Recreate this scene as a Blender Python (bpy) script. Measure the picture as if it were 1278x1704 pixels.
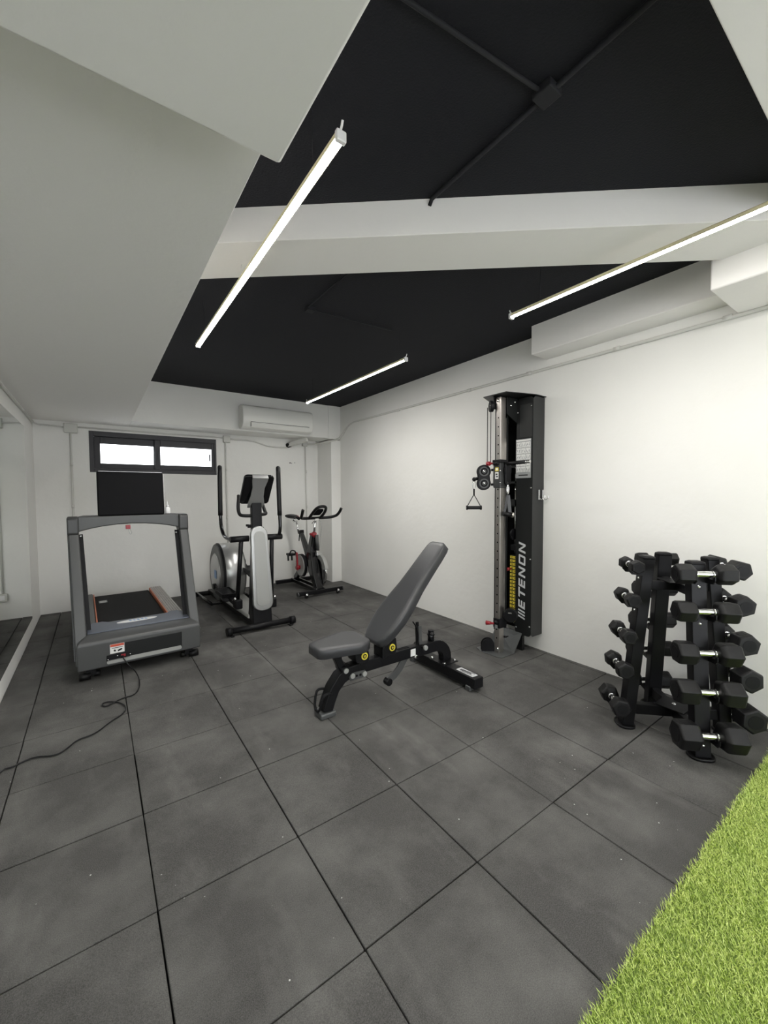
import bpy, bmesh, math, random
from mathutils import Vector, Matrix, Euler
import numpy as np
random.seed(7)
PI = math.pi
scene = bpy.context.scene
COL = scene.collection
for o in list(bpy.data.objects): bpy.data.objects.remove(o)

# ------------------------------------------------------------------ camera
F, YAW, PIT, ROL, CH = 671.63, .62008, .04455, -.00436, 1.3828
fw = Vector((math.sin(YAW)*math.cos(PIT), math.cos(YAW)*math.cos(PIT), -math.sin(PIT)))
r0 = Vector((math.cos(YAW), -math.sin(YAW), 0)); u0 = r0.cross(fw)
RR = r0*math.cos(ROL)+u0*math.sin(ROL); UU = -r0*math.sin(ROL)+u0*math.cos(ROL)
cd = bpy.data.cameras.new('camera'); cam = bpy.data.objects.new('camera', cd); COL.objects.link(cam)
m = Matrix((RR, UU, -fw)).transposed().to_4x4(); m.translation = (0, 0, CH)
cam.matrix_world = m
cd.sensor_fit = 'HORIZONTAL'; cd.sensor_width = 36; cd.lens = F*36/1278; cd.clip_start = .02
scene.camera = cam

# ------------------------------------------------------------------ world (overcast daylight outside the window)
w = bpy.data.worlds.new('world'); scene.world = w; w.use_nodes = True
bg = w.node_tree.nodes['Background']; bg.inputs[0].default_value = (.93, .96, 1, 1); bg.inputs[1].default_value = 5.5
vs = scene.view_settings; vs.view_transform = 'Standard'; vs.look = 'None'; vs.gamma = 1; vs.exposure = 0.0
vs.use_curve_mapping = False
TUBE = 152.0      # emission strength of the ceiling tubes

# ------------------------------------------------------------------ materials
def mat(name, col, rough=.5, metal=0, noise=None, bump=None, spec=None, coat=0, emit=None, bumpscale=200, col2=None, nscale=5, alpha=None, trans=0):
    m = bpy.data.materials.new(name); m.use_nodes = True; nt = m.node_tree; b = nt.nodes['Principled BSDF']
    b.inputs['Base Color'].default_value = (*col, 1); b.inputs['Roughness'].default_value = rough; b.inputs['Metallic'].default_value = metal
    if spec is not None: b.inputs['Specular IOR Level'].default_value = spec
    if coat: b.inputs['Coat Weight'].default_value = coat
    if trans: b.inputs['Transmission Weight'].default_value = trans
    if emit: b.inputs['Emission Color'].default_value = (*emit[0], 1); b.inputs['Emission Strength'].default_value = emit[1]
    tc = nt.nodes.new('ShaderNodeTexCoord')
    if col2:
        n = nt.nodes.new('ShaderNodeTexNoise'); n.inputs['Scale'].default_value = nscale; n.inputs['Detail'].default_value = 6
        r = nt.nodes.new('ShaderNodeValToRGB'); r.color_ramp.elements[0].position = .35; r.color_ramp.elements[1].position = .7
        r.color_ramp.elements[0].color = (*col, 1); r.color_ramp.elements[1].color = (*col2, 1)
        nt.links.new(tc.outputs['Object'], n.inputs[0]); nt.links.new(n.outputs[0], r.inputs[0]); nt.links.new(r.outputs[0], b.inputs['Base Color'])
    if bump:
        n = nt.nodes.new('ShaderNodeTexNoise'); n.inputs['Scale'].default_value = bumpscale; n.inputs['Detail'].default_value = 3
        bp = nt.nodes.new('ShaderNodeBump'); bp.inputs['Strength'].default_value = bump; bp.inputs['Distance'].default_value = .01
        nt.links.new(tc.outputs['Object'], n.inputs[0]); nt.links.new(n.outputs[0], bp.inputs['Height']); nt.links.new(bp.outputs[0], b.inputs['Normal'])
    return m
M = {}
M['wall'] = mat('white_plaster', (.86, .855, .825), .85, bump=.25, bumpscale=14, col2=(.82, .815, .78), nscale=1.3)
M['soffit'] = mat('white_ceiling_paint', (.90, .885, .855), .9, bump=.12, bumpscale=30)
M['black_ceiling'] = mat('black_ceiling_paint', (.0115, .012, .016), .85, spec=.3, bump=.3, bumpscale=120)
M['black_pipe'] = mat('black_painted_pipe', (.009, .0095, .013), .8)
M['pipe'] = mat('white_painted_pipe', (.66, .655, .62), .6)
M['box'] = mat('junction_plastic', (.62, .62, .58), .5)
M['grey_frame'] = mat('anthracite_aluminium', (.036, .035, .040), .55)
M['ac'] = mat('ac_plastic', (.80, .80, .76), .35)
M['dark'] = mat('black_plastic', (.008, .008, .009), .45, spec=.18)
M['vdark'] = mat('matte_black', (.004, .004, .005), .6, spec=.12)
M['steel_black'] = mat('black_powdercoat', (.008, .008, .009), .36, spec=.2, bump=.08, bumpscale=700)
M['gloss_black'] = mat('gloss_black', (.006, .006, .007), .14, spec=.4)
M['chrome'] = mat('chrome', (.86, .86, .86), .12, 1)
M['brushed'] = mat('brushed_steel', (.55, .52, .49), .3, 1, bump=.05, bumpscale=300)
M['silver'] = mat('silver_plastic', (.46, .465, .46), .30, .7)
M['silver_light'] = mat('light_silver_plastic', (.36, .365, .35), .45, .25)
M['tm_grey'] = mat('treadmill_grey', (.075, .077, .077), .42, .15)
M['tm_grey2'] = mat('treadmill_dark_grey', (.045, .046, .046), .4, .15)
M['tm_blue'] = mat('treadmill_slate', (.11, .125, .16), .45, .2)
M['belt'] = mat('running_belt', (.009, .009, .010), .75, spec=.2, bump=.15, bumpscale=900)
M['orange'] = mat('orange_trim', (.60, .19, .10), .5)
M['film'] = mat('wrapped_foot_rail', (.36, .35, .34), .3, .2, bump=.5, bumpscale=40, col2=(.52, .5, .49), nscale=30)
M['white'] = mat('white_plastic', (.82, .82, .82), .45)
M['paper'] = mat('paper_label', (.78, .78, .76), .6)
M['label_grey'] = mat('grey_label', (.30, .31, .31), .6)
M['red'] = mat('red_plastic', (.28, .012, .02), .35)
M['red_label'] = mat('red_label', (.55, .09, .05), .5)
M['blue_label'] = mat('blue_label', (.22, .36, .60), .5)
M['vinyl'] = mat('black_vinyl', (.040, .041, .044), .33, spec=.5, bump=.12, bumpscale=500)
M['vinyl_side'] = mat('black_vinyl_side', (.02, .02, .022), .5, bump=.12, bumpscale=500)
M['rubber'] = mat('black_rubber', (.006, .006, .0065), .40, spec=.3, bump=.2, bumpscale=600)
M['yellow'] = mat('yellow_label', (.75, .62, .06), .5)
M['housing'] = mat('tower_housing_black', (.012, .013, .013), .40, spec=.25, bump=.1, bumpscale=800)
M['housing_panel'] = mat('tower_panel_grey', (.028, .029, .029), .33, spec=.3, bump=.05, bumpscale=800)
M['ramp'] = mat('base_plate_grey', (.10, .105, .105), .38, .3)
M['logo'] = mat('logo_silver', (.55, .56, .57), .4)
M['mirror'] = mat('mirror_glass', (.86, .89, .87), .015, 1)
M['glass'] = mat('window_glass', (1, 1, 1), .0, trans=1)
M['tube'] = mat('lit_tube', (1, 1, 1), .5, emit=((1.0, .975, .935), TUBE))
M['tube_body'] = mat('lamp_housing', (.75, .68, .45), .5)
M['cord'] = mat('black_cable', (.01, .01, .011), .4, spec=.3)

# rubber mat: granulate, dusty smears
m = bpy.data.materials.new('rubber_floor_tiles'); m.use_nodes = True; nt = m.node_tree; b = nt.nodes['Principled BSDF']
tc = nt.nodes.new('ShaderNodeTexCoord')
def noise(scale, detail=4, rough=.6, sc=None):
    n = nt.nodes.new('ShaderNodeTexNoise'); n.inputs['Scale'].default_value = scale; n.inputs['Detail'].default_value = detail; n.inputs['Roughness'].default_value = rough
    if sc:
        mp = nt.nodes.new('ShaderNodeMapping'); mp.inputs['Scale'].default_value = sc; nt.links.new(tc.outputs['Object'], mp.inputs[0]); nt.links.new(mp.outputs[0], n.inputs[0])
    else: nt.links.new(tc.outputs['Object'], n.inputs[0])
    return n
def ramp(src, p0, c0, p1, c1):
    r = nt.nodes.new('ShaderNodeValToRGB'); e = r.color_ramp.elements; e[0].position = p0; e[1].position = p1; e[0].color = (*c0, 1); e[1].color = (*c1, 1)
    nt.links.new(src, r.inputs[0]); return r
def mix(mode, f, a, bb):
    x = nt.nodes.new('ShaderNodeMix'); x.data_type = 'RGBA'; x.blend_type = mode
    if isinstance(f, float): x.inputs[0].default_value = f
    else: nt.links.new(f, x.inputs[0])
    for i, v in ((6, a), (7, bb)):
        if isinstance(v, tuple): x.inputs[i].default_value = (*v, 1)
        else: nt.links.new(v, x.inputs[i])
    return x.outputs[2]
grain = ramp(noise(330, 3, .7).outputs[0], .35, (.036, .0352, .034), .72, (.112, .109, .104))
dust = ramp(noise(2.3, 8, .62).outputs[0], .42, (0, 0, 0), .78, (.080, .079, .075))
smear = ramp(noise(5, 6, .6, (1, .3, 1)).outputs[0], .55, (0, 0, 0), .85, (.07, .068, .065))
c1 = mix('ADD', 1.0, grain.outputs[0], dust.outputs[0]); c2 = mix('ADD', 1.0, c1, smear.outputs[0])
vor = nt.nodes.new('ShaderNodeTexVoronoi'); vor.inputs['Scale'].default_value = 16; nt.links.new(tc.outputs['Object'], vor.inputs[0])
sp = ramp(vor.outputs['Distance'], .035, (1, 1, 1), .05, (0, 0, 0))
sel = ramp(noise(6, 2).outputs[0], .52, (0, 0, 0), .54, (1, 1, 1))
spk = mix('MULTIPLY', 1.0, sp.outputs[0], sel.outputs[0])
c3 = mix('MIX', spk, c2, (.6, .6, .58))
nt.links.new(c3, b.inputs['Base Color']); b.inputs['Roughness'].default_value = .78; b.inputs['Specular IOR Level'].default_value = .35
bp = nt.nodes.new('ShaderNodeBump'); bp.inputs['Strength'].default_value = .5; bp.inputs['Distance'].default_value = .004
nt.links.new(noise(260, 3, .7).outputs[0], bp.inputs['Height']); nt.links.new(bp.outputs[0], b.inputs['Normal'])
M['floor'] = m
M['floor_gap'] = mat('floor_gap', (.006, .006, .006), .9)
# grass blade material: colour varies per blade patch
m = bpy.data.materials.new('artificial_grass'); m.use_nodes = True; nt = m.node_tree; b = nt.nodes['Principled BSDF']; tc = nt.nodes.new('ShaderNodeTexCoord')
g1 = ramp(noise(150, 2).outputs[0], .35, (.30, .43, .035), .66, (.86, .95, .34))
g2 = ramp(noise(9, 3).outputs[0], .3, (.80, .86, .8), .7, (1, 1, 1))
nt.links.new(mix('MULTIPLY', 1.0, g1.outputs[0], g2.outputs[0]), b.inputs['Base Color']); b.inputs['Roughness'].default_value = .45
M['grass'] = m
M['turf_base'] = mat('turf_backing', (.12, .18, .03), .9)

# ------------------------------------------------------------------ mesh helpers
def V(*a): return Vector(a)
class MB:
    def __init__(s): s.bm = bmesh.new()
    def box(s, c, d, rot=None, mi=0):
        r = bmesh.ops.create_cube(s.bm, size=1); vs = r['verts']
        mt = Matrix.Translation(c) @ ((rot if isinstance(rot, Matrix) else Euler(rot).to_matrix()).to_4x4() if rot is not None else Matrix()) @ Matrix.Diagonal((*d, 1))
        bmesh.ops.transform(s.bm, matrix=mt, verts=vs)
        for f in {f for v in vs for f in v.link_faces}: f.material_index = mi
        return s
    def bar(s, p0, p1, wx, wy, up=(0, 0, 1), mi=0):
        """rectangular bar from p0 to p1; wx wide (perp. to up), wy along up"""
        p0 = Vector(p0); p1 = Vector(p1); d = (p1-p0); L = d.length; z = d.normalized(); up = Vector(up)
        x = up.cross(z)
        if x.length < 1e-4: x = Vector((1, 0, 0)).cross(z)
        x.normalize(); y = z.cross(x)
        return s.box((p0+p1)/2, (wx, wy, L), Matrix((x, y, z)).transposed(), mi)
    def tube(s, pts, r, n=12, mi=0, caps=True, smooth=0):
        pts = [Vector(p) for p in pts]
        for _ in range(smooth):
            q = [pts[0]]
            for a, b_ in zip(pts, pts[1:]): q += [a*.75+b_*.25, a*.25+b_*.75]
            pts = q+[pts[-1]]
        rs = r if isinstance(r, (list, tuple)) else [r]*len(pts)
        if len(rs) != len(pts): rs = [rs[0]+(rs[-1]-rs[0])*i/(len(pts)-1) for i in range(len(pts))]
        rings = []; t0 = (pts[1]-pts[0]).normalized(); nrm = t0.orthogonal().normalized()
        for i, p in enumerate(pts):
            if i == 0: t = pts[1]-pts[0]
            elif i == len(pts)-1: t = pts[-1]-pts[-2]
            else: t = (pts[i+1]-p).normalized()+(p-pts[i-1]).normalized()
            if t.length < 1e-6: t = t0
            t.normalize(); nrm = (nrm-t*nrm.dot(t)).normalized(); bn = t.cross(nrm)
            rings.append([s.bm.verts.new(p+(nrm*math.cos(a)+bn*math.sin(a))*rs[i]) for a in [2*PI*k/n for k in range(n)]])
        fs = []
        for A, B in zip(rings, rings[1:]):
            for k in range(n): fs.append(s.bm.faces.new((A[k], A[(k+1) % n], B[(k+1) % n], B[k])))
        for f in fs: f.smooth = True; f.material_index = mi
        if caps:
            for R_ in (rings[0][::-1], rings[-1]):
                f = s.bm.faces.new(R_); f.material_index = mi
        return s
    def cyl(s, p0, p1, r, n=20, mi=0): return s.tube([p0, p1], r, n, mi)
    def prism(s, poly, frame, depth, mi=0, mi_side=None):
        """poly 2D list; frame=(origin, ux, uy); extruded along ux x uy by depth"""
        o, ux, uy = (Vector(a) for a in frame); n = ux.cross(uy).normalized()*depth
        a = [s.bm.verts.new(o+ux*x+uy*y) for x, y in poly]; b_ = [s.bm.verts.new(v.co+n) for v in a]
        k = len(a); fs = [s.bm.faces.new(a[::-1]), s.bm.faces.new(b_)]
        for f in fs: f.material_index = mi
        for i in range(k):
            f = s.bm.faces.new((a[i], a[(i+1) % k], b_[(i+1) % k], b_[i])); f.material_index = mi if mi_side is None else mi_side
        return s
    def loft(s, rings, mi=0, caps=True, smooth=True):
        R_ = [[s.bm.verts.new(p) for p in r] for r in rings]; n = len(R_[0])
        for A, B in zip(R_, R_[1:]):
            for k in range(n):
                f = s.bm.faces.new((A[k], A[(k+1) % n], B[(k+1) % n], B[k])); f.smooth = smooth; f.material_index = mi
        if caps:
            s.bm.faces.new(R_[0][::-1]).material_index = mi; s.bm.faces.new(R_[-1]).material_index = mi
        return s
    def quad(s, pts, mi=0):
        s.bm.faces.new([s.bm.verts.new(p) for p in pts]).material_index = mi; return s
    def ball(s, c, r, sc=(1, 1, 1), mi=0, seg=14):
        q = bmesh.ops.create_uvsphere(s.bm, u_segments=seg, v_segments=seg//2+1, radius=r, matrix=Matrix.Translation(c) @ Matrix.Diagonal((*sc, 1)))
        for f in {f for v in q['verts'] for f in v.link_faces}: f.smooth = True; f.material_index = mi
        return s
    def build(s, name, m, parent=None, bevel=0, seg=2, ang=35):
        bmesh.ops.recalc_face_normals(s.bm, faces=s.bm.faces)
        me = bpy.data.meshes.new(name); s.bm.to_mesh(me); s.bm.free()
        for x in (m if isinstance(m, (list, tuple)) else [m]): me.materials.append(M[x])
        o = bpy.data.objects.new(name, me); COL.objects.link(o)
        if parent: o.parent = parent
        if bevel:
            b_ = o.modifiers.new('bevel', 'BEVEL'); b_.width = bevel; b_.segments = seg; b_.limit_method = 'ANGLE'; b_.angle_limit = math.radians(ang)
            for f in me.polygons: f.use_smooth = True
            wn = o.modifiers.new('wn', 'WEIGHTED_NORMAL'); wn.keep_sharp = True
        return o
def tag(o, label, cat, group=None):
    o['label'] = label; o['category'] = cat
    if group: o['group'] = group
    return o
def thing(name, label, cat, loc=(0, 0, 0), rotz=0, group=None):
    o = bpy.data.objects.new(name, None); COL.objects.link(o); o.location = loc; o.rotation_euler = (0, 0, rotz)
    o.empty_display_size = .1
    return tag(o, label, cat, group)
def struct(o): o['kind'] = 'structure'; return o
def arc(cx, cy, r, a0, a1, n): return [(cx+r*math.cos(math.radians(a0+(a1-a0)*i/n)), cy+r*math.sin(math.radians(a0+(a1-a0)*i/n))) for i in range(n+1)]
def rrect(w, h, r, n=5, cx=0, cy=0):
    p = []
    for sx, sy, a in ((1, 1, 0), (-1, 1, 90), (-1, -1, 180), (1, -1, 270)): p += arc(cx+sx*(w/2-r), cy+sy*(h/2-r), r, a, a+90, n)
    return p
X_, Y_, Z_ = (1, 0, 0), (0, 1, 0), (0, 0, 1)

# ------------------------------------------------------------------ the room
XL, XR, YB, YF = -.56, 3.17, 6.08, -3.2
ZC, ZS = 2.75, 2.25
# floor: individual rubber tiles with open seams, one mesh
f = MB(); f.box(((XL+XR)/2, (YF+YB)/2, -.03), (XR-XL, YB-YF, .02), mi=1)
rng = random.Random(3)
xs = [XL]+[.1284+.5*i for i in range(-1, 7) if XL+.05 < .1284+.5*i < XR-.02]+[XR]
ys = [YF]+[1.4869+.5*j for j in range(-10, 12) if YF+.02 < 1.4869+.5*j < YB-.05]+[YB]
for i in range(len(xs)-1):
    for j in range(len(ys)-1):
        x0, x1, y0, y1 = xs[i], xs[i+1], ys[j], ys[j+1]; g = .0022
        a = [rng.uniform(-.0018, .0018) for _ in range(4)]; z = rng.uniform(-.0012, 0)
        f.box(((x0+x1)/2+a[0]*.6, (y0+y1)/2+a[1]*.6, -.01+z), (x1-x0-2*g+a[2]*.5, y1-y0-2*g+a[3]*.5, .02), (0, 0, a[0]*.6))
struct(f.build('floor', ['floor', 'floor_gap'], bevel=.004, seg=2))

def wallbox(name, lo, hi, m='wall'):
    lo = Vector(lo); hi = Vector(hi); return struct(MB().box((lo+hi)/2, hi-lo).build(name, m))
wallbox('wall_right', (XR, YF-.1, -.02), (XR+.12, YB+.3, ZC+.1))
wallbox('wall_left', (XL-.12, YF-.1, -.02), (XL, YB+.3, ZS+.2))
# wall behind the camera: unseen wide opening, added to let in fill light
fwl = MB()
for lo, hi in (((XL, YF-.12, -.02), (XL+.15, YF, ZC)), ((XR-.15, YF-.12, -.02), (XR, YF, ZC)), ((XL+.15, YF-.12, 1.85), (XR-.15, YF, ZC))):
    lo = Vector(lo); hi = Vector(hi); fwl.box((lo+hi)/2, hi-lo)
struct(fwl.build('wall_front', 'wall'))
dg = MB()
for k in range(5): dg.box((XL+.15+.03+k*(XR-XL-.36)/4, YF-.06, .925), (.05, .05, 1.85))
dg.box(((XL+XR)/2, YF-.06, .03), (XR-XL-.3, .05, .06)); dg.box(((XL+XR)/2, YF-.06, 1.82), (XR-XL-.3, .05, .06))
struct(dg.build('fill_opening_frame', 'grey_frame'))  # bars across the added fill-light opening
# back wall with the window opening
WX0, WX1, WZ0, WZ1 = -.045, 1.415, 1.665, 2.165
bw = MB()
for lo, hi in (((XL, YB, -.02), (WX0, YB+.25, ZC)), ((WX1, YB, -.02), (XR, YB+.25, ZC)), ((WX0, YB, -.02), (WX1, YB+.25, WZ0)), ((WX0, YB, WZ1), (WX1, YB+.25, ZC))):
    lo = Vector(lo); hi = Vector(hi); bw.box((lo+hi)/2, hi-lo)
wb = struct(bw.build('wall_back', 'wall'))
# corner pillar
struct(MB().box((3.085, 5.86, 1.1), (.17, .5, 2.26)).box((3.065, 5.86, ZC-.25), (.21, .5, .52)).build('wall_pillar', 'wall', bevel=.008))
# ceilings
struct(MB().box(((XL+XR)/2, (YF+YB)/2, ZC+.05), (XR-XL+.2, YB-YF+.2, .1)).build('ceiling', 'black_ceiling'))
struct(MB().box(((XL+.37)/2-.05, (.912+YB)/2, ZS+.3), (.37-XL+.1, YB-.912, .6)).build('ceiling_soffit', 'soffit', bevel=.004))
struct(MB().box(((XL+.365)/2-.05, (.912+YF)/2, 2.13+.35), (.365-XL+.1, .912-YF, .7)).build('ceiling_near_soffit', 'soffit', bevel=.01))
struct(MB().box(((.37+XR)/2, (5.62+YB)/2+.05, (ZS+ZC)/2+.05), (XR-.37, YB-5.62+.1, ZC-ZS+.1)).build('ceiling_back_beam', 'wall', bevel=.006))
# diagonal beam
nb = Vector((.628, .778, 0)); tb = Vector((.778, -.628, 0)); c = nb*2.10
struct(MB().box(c+tb*.5+Vector((0, 0, 2.70)), (7.0, .311, .22), Matrix((tb, nb, Vector((0, 0, 1)))).transposed()).build('ceiling_diagonal_beam', 'soffit', bevel=.004))
# beam over the camera
struct(MB().box(((.365+XR)/2, (.385+YF)/2, 2.72), (XR-.365, .385-YF, .26)).build('ceiling_front_beam', 'soffit', bevel=.004))
# boxed-in ducts along the right wall
struct(MB().box((3.06, 1.40, 2.645), (.225, 1.28, .25)).build('trim_1', 'soffit', bevel=.008))
struct(MB().box((2.93, -.20, 2.60), (.50, 1.95, .30)).build('trim_2', 'soffit', bevel=.01))

# ------------------------------------------------------------------ window
fr = MB()
def ring(mb, x0, x1, z0, z1, t, y0, y1, mi=0):
    tl, tr, tb_, tt = t
    for lo, hi in (((x0, y0, z0), (x0+tl, y1, z1)), ((x1-tr, y0, z0), (x1, y1, z1)), ((x0+tl, y0, z0), (x1-tr, y1, z0+tb_)), ((x0+tl, y0, z1-tt), (x1-tr, y1, z1))):
        lo = Vector(lo); hi = Vector(hi); mb.box((lo+hi)/2, hi-lo, mi=mi)
wroot = bpy.data.objects.new('window_1', None); COL.objects.link(wroot); wroot.location = ((WX0+WX1)/2, YB, WZ0); struct(wroot)
def wl(mb, name, m, **k):
    o = mb.build(name, m, **k); o.parent = wroot; o.matrix_parent_inverse = Matrix.Translation(-Vector(wroot.location)); return o
ring(fr, WX0, WX1, WZ0, WZ1, (.045, .03, .05, .06), YB-.008, YB+.08)
wl(fr, 'window_frame', 'grey_frame', bevel=.003)
for x0, x1, y in ((WX0+.045, .69, YB+.036), (.65, WX1-.03, YB-.0)):
    s_ = MB(); ring(s_, x0, x1, WZ0+.05, WZ1-.06, (.065, .05 if x0 < .3 else .032, .065, .085), y, y+.035); wl(s_, 'window_sash', 'grey_frame', bevel=.004)
    g = MB(); g.box(((x0+x1)/2, y+.018, (WZ0+WZ1)/2), (x1-x0-.1, .004, WZ1-WZ0-.2)); wl(g, 'window_pane', 'glass')
h = MB(); h.box((WX1-.09, YB-.006, 1.90), (.018, .012, .10)).box((WX0+.045+.69, YB-.006, 1.90), (.014, .012, .12)); wl(h, 'window_handle', 'grey_frame', bevel=.002)

# ------------------------------------------------------------------ ceiling lamps (LED tubes on thin cords)
def tube_lamp(x, y0, y1, label, z=2.5, wires=()):
    t = thing('tube_lamp', label, 'lamp', (x, (y0+y1)/2, z), group='tube lamps under the black ceiling'); L = y1-y0
    d = MB(); d.prism(arc(0, .026, .0300, 241, 299, 8), ((0, L/2-.012, 0), (1, 0, 0), (0, 0, 1)), L-.024); d.build('diffuser', 'tube', t)
    b_ = MB(); b_.prism([(-.0165, -.001), (-.0165, .014), (-.010, .020), (.010, .020), (.0165, .014), (.0165, -.001), (.0148, -.001), (.0148, .0), (-.0148, .0), (-.0148, -.001)], ((0, L/2-.011, 0), (1, 0, 0), (0, 0, 1)), L-.022); b_.build('housing', 'tube_body', t)
    for s in (-1, 1):
        e = MB(); e.box((0, s*(L/2-.003), .004), (.035, .018, .034)); e.build('end_cap', 'white', t, bevel=.004)
        k = MB(); k.tube([(0, s*(L/2-.01), .02), (0, s*(L/2+.004), .030), (.0, s*(L/2+.010), .045)], .004, 8, smooth=1); k.build('cable_gland', 'white', t)
    for yy, top, mm in wires:
        q = MB(); q.tube([(0, yy-(y0+y1)/2, .02), (0, yy-(y0+y1)/2, top-z-.001)], .0018, 6); q.build('suspension_wire', mm, t)
    return t
tube_lamp(.66, 1.147, 3.32, 'long lit ceiling tube on the left, beside the low white soffit', wires=((1.35, ZC, 'black_pipe'), (2.2, 2.59, 'pipe'), (3.1, ZC, 'black_pipe')))
tube_lamp(2.18, -.45, 1.657, 'lit ceiling tube at the upper right, cut by the right photo edge', wires=((1.45, ZC, 'black_pipe'), (0.2, 2.59, 'pipe')))
tube_lamp(2.14, 2.67, 4.61, 'lit ceiling tube farthest away, ending near the white air conditioner', wires=((2.75, ZC, 'black_pipe'), (4.45, ZC, 'black_pipe')))
tube_lamp(.66, -3.0, -.9, 'unseen fill tube added behind the camera in line with the left one', wires=((-1.2, 2.59, 'pipe'), (-2.7, 2.59, 'pipe')))  # extra lamp out of view, added for fill light

# black conduits on the black ceiling
def pipe(name, pts, r, m, label, cat='pipe', smooth=0, collars=(), group=None, n=8):
    o = MB(); o.tube(pts, r, n, smooth=smooth)
    for c_, d_ in collars:
        c_ = Vector(c_); d_ = Vector(d_).normalized(); o.cyl(c_-d_*.022, c_+d_*.022, r*1.28, n)
    return tag(o.build(name, m), label, cat, group)
zc = ZC-.012
pipe('ceiling_conduit', [(.37, .957, zc), (1.28, .846, zc)], .007, 'black_pipe', 'black conduit crossing the near black ceiling from upper left to the junction box')
pipe('ceiling_conduit', [(1.286, .43, zc), (1.30, 1.43, zc), (1.303, 1.45, 2.72)], .009, 'black_pipe', 'black conduit whose end pokes over the edge of the white diagonal beam')
pipe('ceiling_conduit', [(1.31, 1.78, zc), (1.295, 2.77, zc), (2.04, 2.735, zc)], .006, 'black_pipe', 'black conduit bending across the far black ceiling towards the farthest lamp')
o = MB(); o.box((1.285, .84, ZC-.014), (.07, .07, .028)); tag(o.build('junction_box', 'black_pipe', bevel=.004), 'black junction box where two conduits cross on the near black ceiling', 'junction box')
o = MB(); o.box((1.32, 2.77, ZC-.014), (.06, .06, .028)); tag(o.build('junction_box', 'black_pipe', bevel=.003), 'black junction box at the bend of the conduit on the far black ceiling', 'junction box')

# white conduits and boxes on the walls
yb = YB-.013
pipe('wall_conduit', [(XL+.012, 5.99, 2.205), (XL+.012, -.5, 2.205)], .011, 'pipe', 'white conduit along the top of the left wall above the mirror', collars=[((XL+.012, 5.3, 2.205), Y_), ((XL+.012, 3.9, 2.205), Y_)])
pipe('wall_conduit', [(XL+.01, 6.0, 2.205), (XL+.05, yb, 2.195), (-.26, yb, 2.185)], .010, 'pipe', 'white conduit on the back wall between the left corner and the left junction box')
pipe('wall_conduit', [(-.18, yb, 2.195), (1.51, yb, 2.195)], .010, 'pipe', 'white conduit along the back wall above the window')
pipe('wall_conduit', [(-.22, yb, 2.13), (-.22, yb, .28)], .011, 'pipe', 'white conduit dropping down the back wall left of the window', collars=[((-.22, yb, 1.75), Z_), ((-.22, yb, 1.25), Z_)])
pipe('wall_conduit', [(1.54, yb, 2.13), (1.55, yb, .30)], .011, 'pipe', 'white conduit dropping down the back wall right of the window, behind the elliptical trainer', collars=[((1.545, yb, 1.75), Z_), ((1.545, yb, 1.05), Z_)])
pipe('wall_conduit', [(2.775, yb, 2.16), (2.795, yb, .10)], .011, 'pipe', 'white conduit dropping down the back wall behind the spin bike', collars=[((2.785, yb, 1.75), Z_), ((2.79, yb, 1.18), Z_)])
pipe('wall_conduit', [(1.60, yb, 2.185), (1.93, yb, 2.185), (2.05, yb, 2.15), (2.18, yb, 2.115), (2.47, yb, 2.115)], .012, 'pipe', 'white conduit stepping down below the air conditioner on the back wall', smooth=2)
def jbox(x, z, w_, h_, label):
    t = thing('junction_box', label, 'junction box', (x, YB, z)); b_ = MB(); b_.box((0, -.02, 0), (w_, .04, h_)); b_.build('box_body', 'box', t, bevel=.006)
    c_ = MB(); c_.box((0, -.043, 0), (w_*.94, .008, h_*.94)); c_.build('box_lid', 'box', t, bevel=.003)
jbox(-.215, 2.175, .13, .11, 'pale grey junction box high on the back wall, left of the window')
jbox(1.555, 2.18, .095, .10, 'pale grey junction box at the upper right corner of the window')
jbox(2.765, 2.20, .085, .085, 'pale grey junction box below the right end of the air conditioner')
t = thing('wall_socket', 'pale surface mounted wall socket low on the back wall behind the treadmill', 'socket', (-.185, YB, .25))
MB().box((0, -.02, 0), (.15, .04, .085)).build('socket_body', 'box', t, bevel=.006); MB().box((-.03, -.043, 0), (.05, .006, .05)).box((.035, -.043, 0), (.05, .006, .05)).build('socket_face', 'white', t, bevel=.002)
# right wall conduit: from the box, over the pillar, up and along the wall
xr = XR-.013
pipe('wall_conduit', [(2.80, 6.06, 2.19), (2.86, 5.9, 2.17), (2.93, 5.585, 2.185), (3.08, 5.585, 2.23), (xr-.01, 5.57, 2.27), (xr, 5.40, 2.40), (xr, 5.22, 2.455), (xr, 4.9, 2.452), (xr, 4.1, 2.447), (xr, .3, 2.44), (xr, -1.5, 2.44)], .0125, 'pipe', 'long white conduit running from the corner pillar along the upper right wall', smooth=2,
     collars=[((xr, y_, 2.445), Y_) for y_ in (4.1, 2.9, 2.2, 1.46, .82)])
# small drill holes on the back wall
for x, z, r in ((2.52, 1.88, .010), (2.545, 1.875, .006), (2.60, 1.885, .006), (2.72, 1.14, .008), (2.70, 1.10, .008)):
    o = MB(); o.cyl((x, YB-.0015, z), (x, YB+.01, z), r, 10); o = o.build('drill_hole', 'vdark'); o.parent = wb

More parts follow.
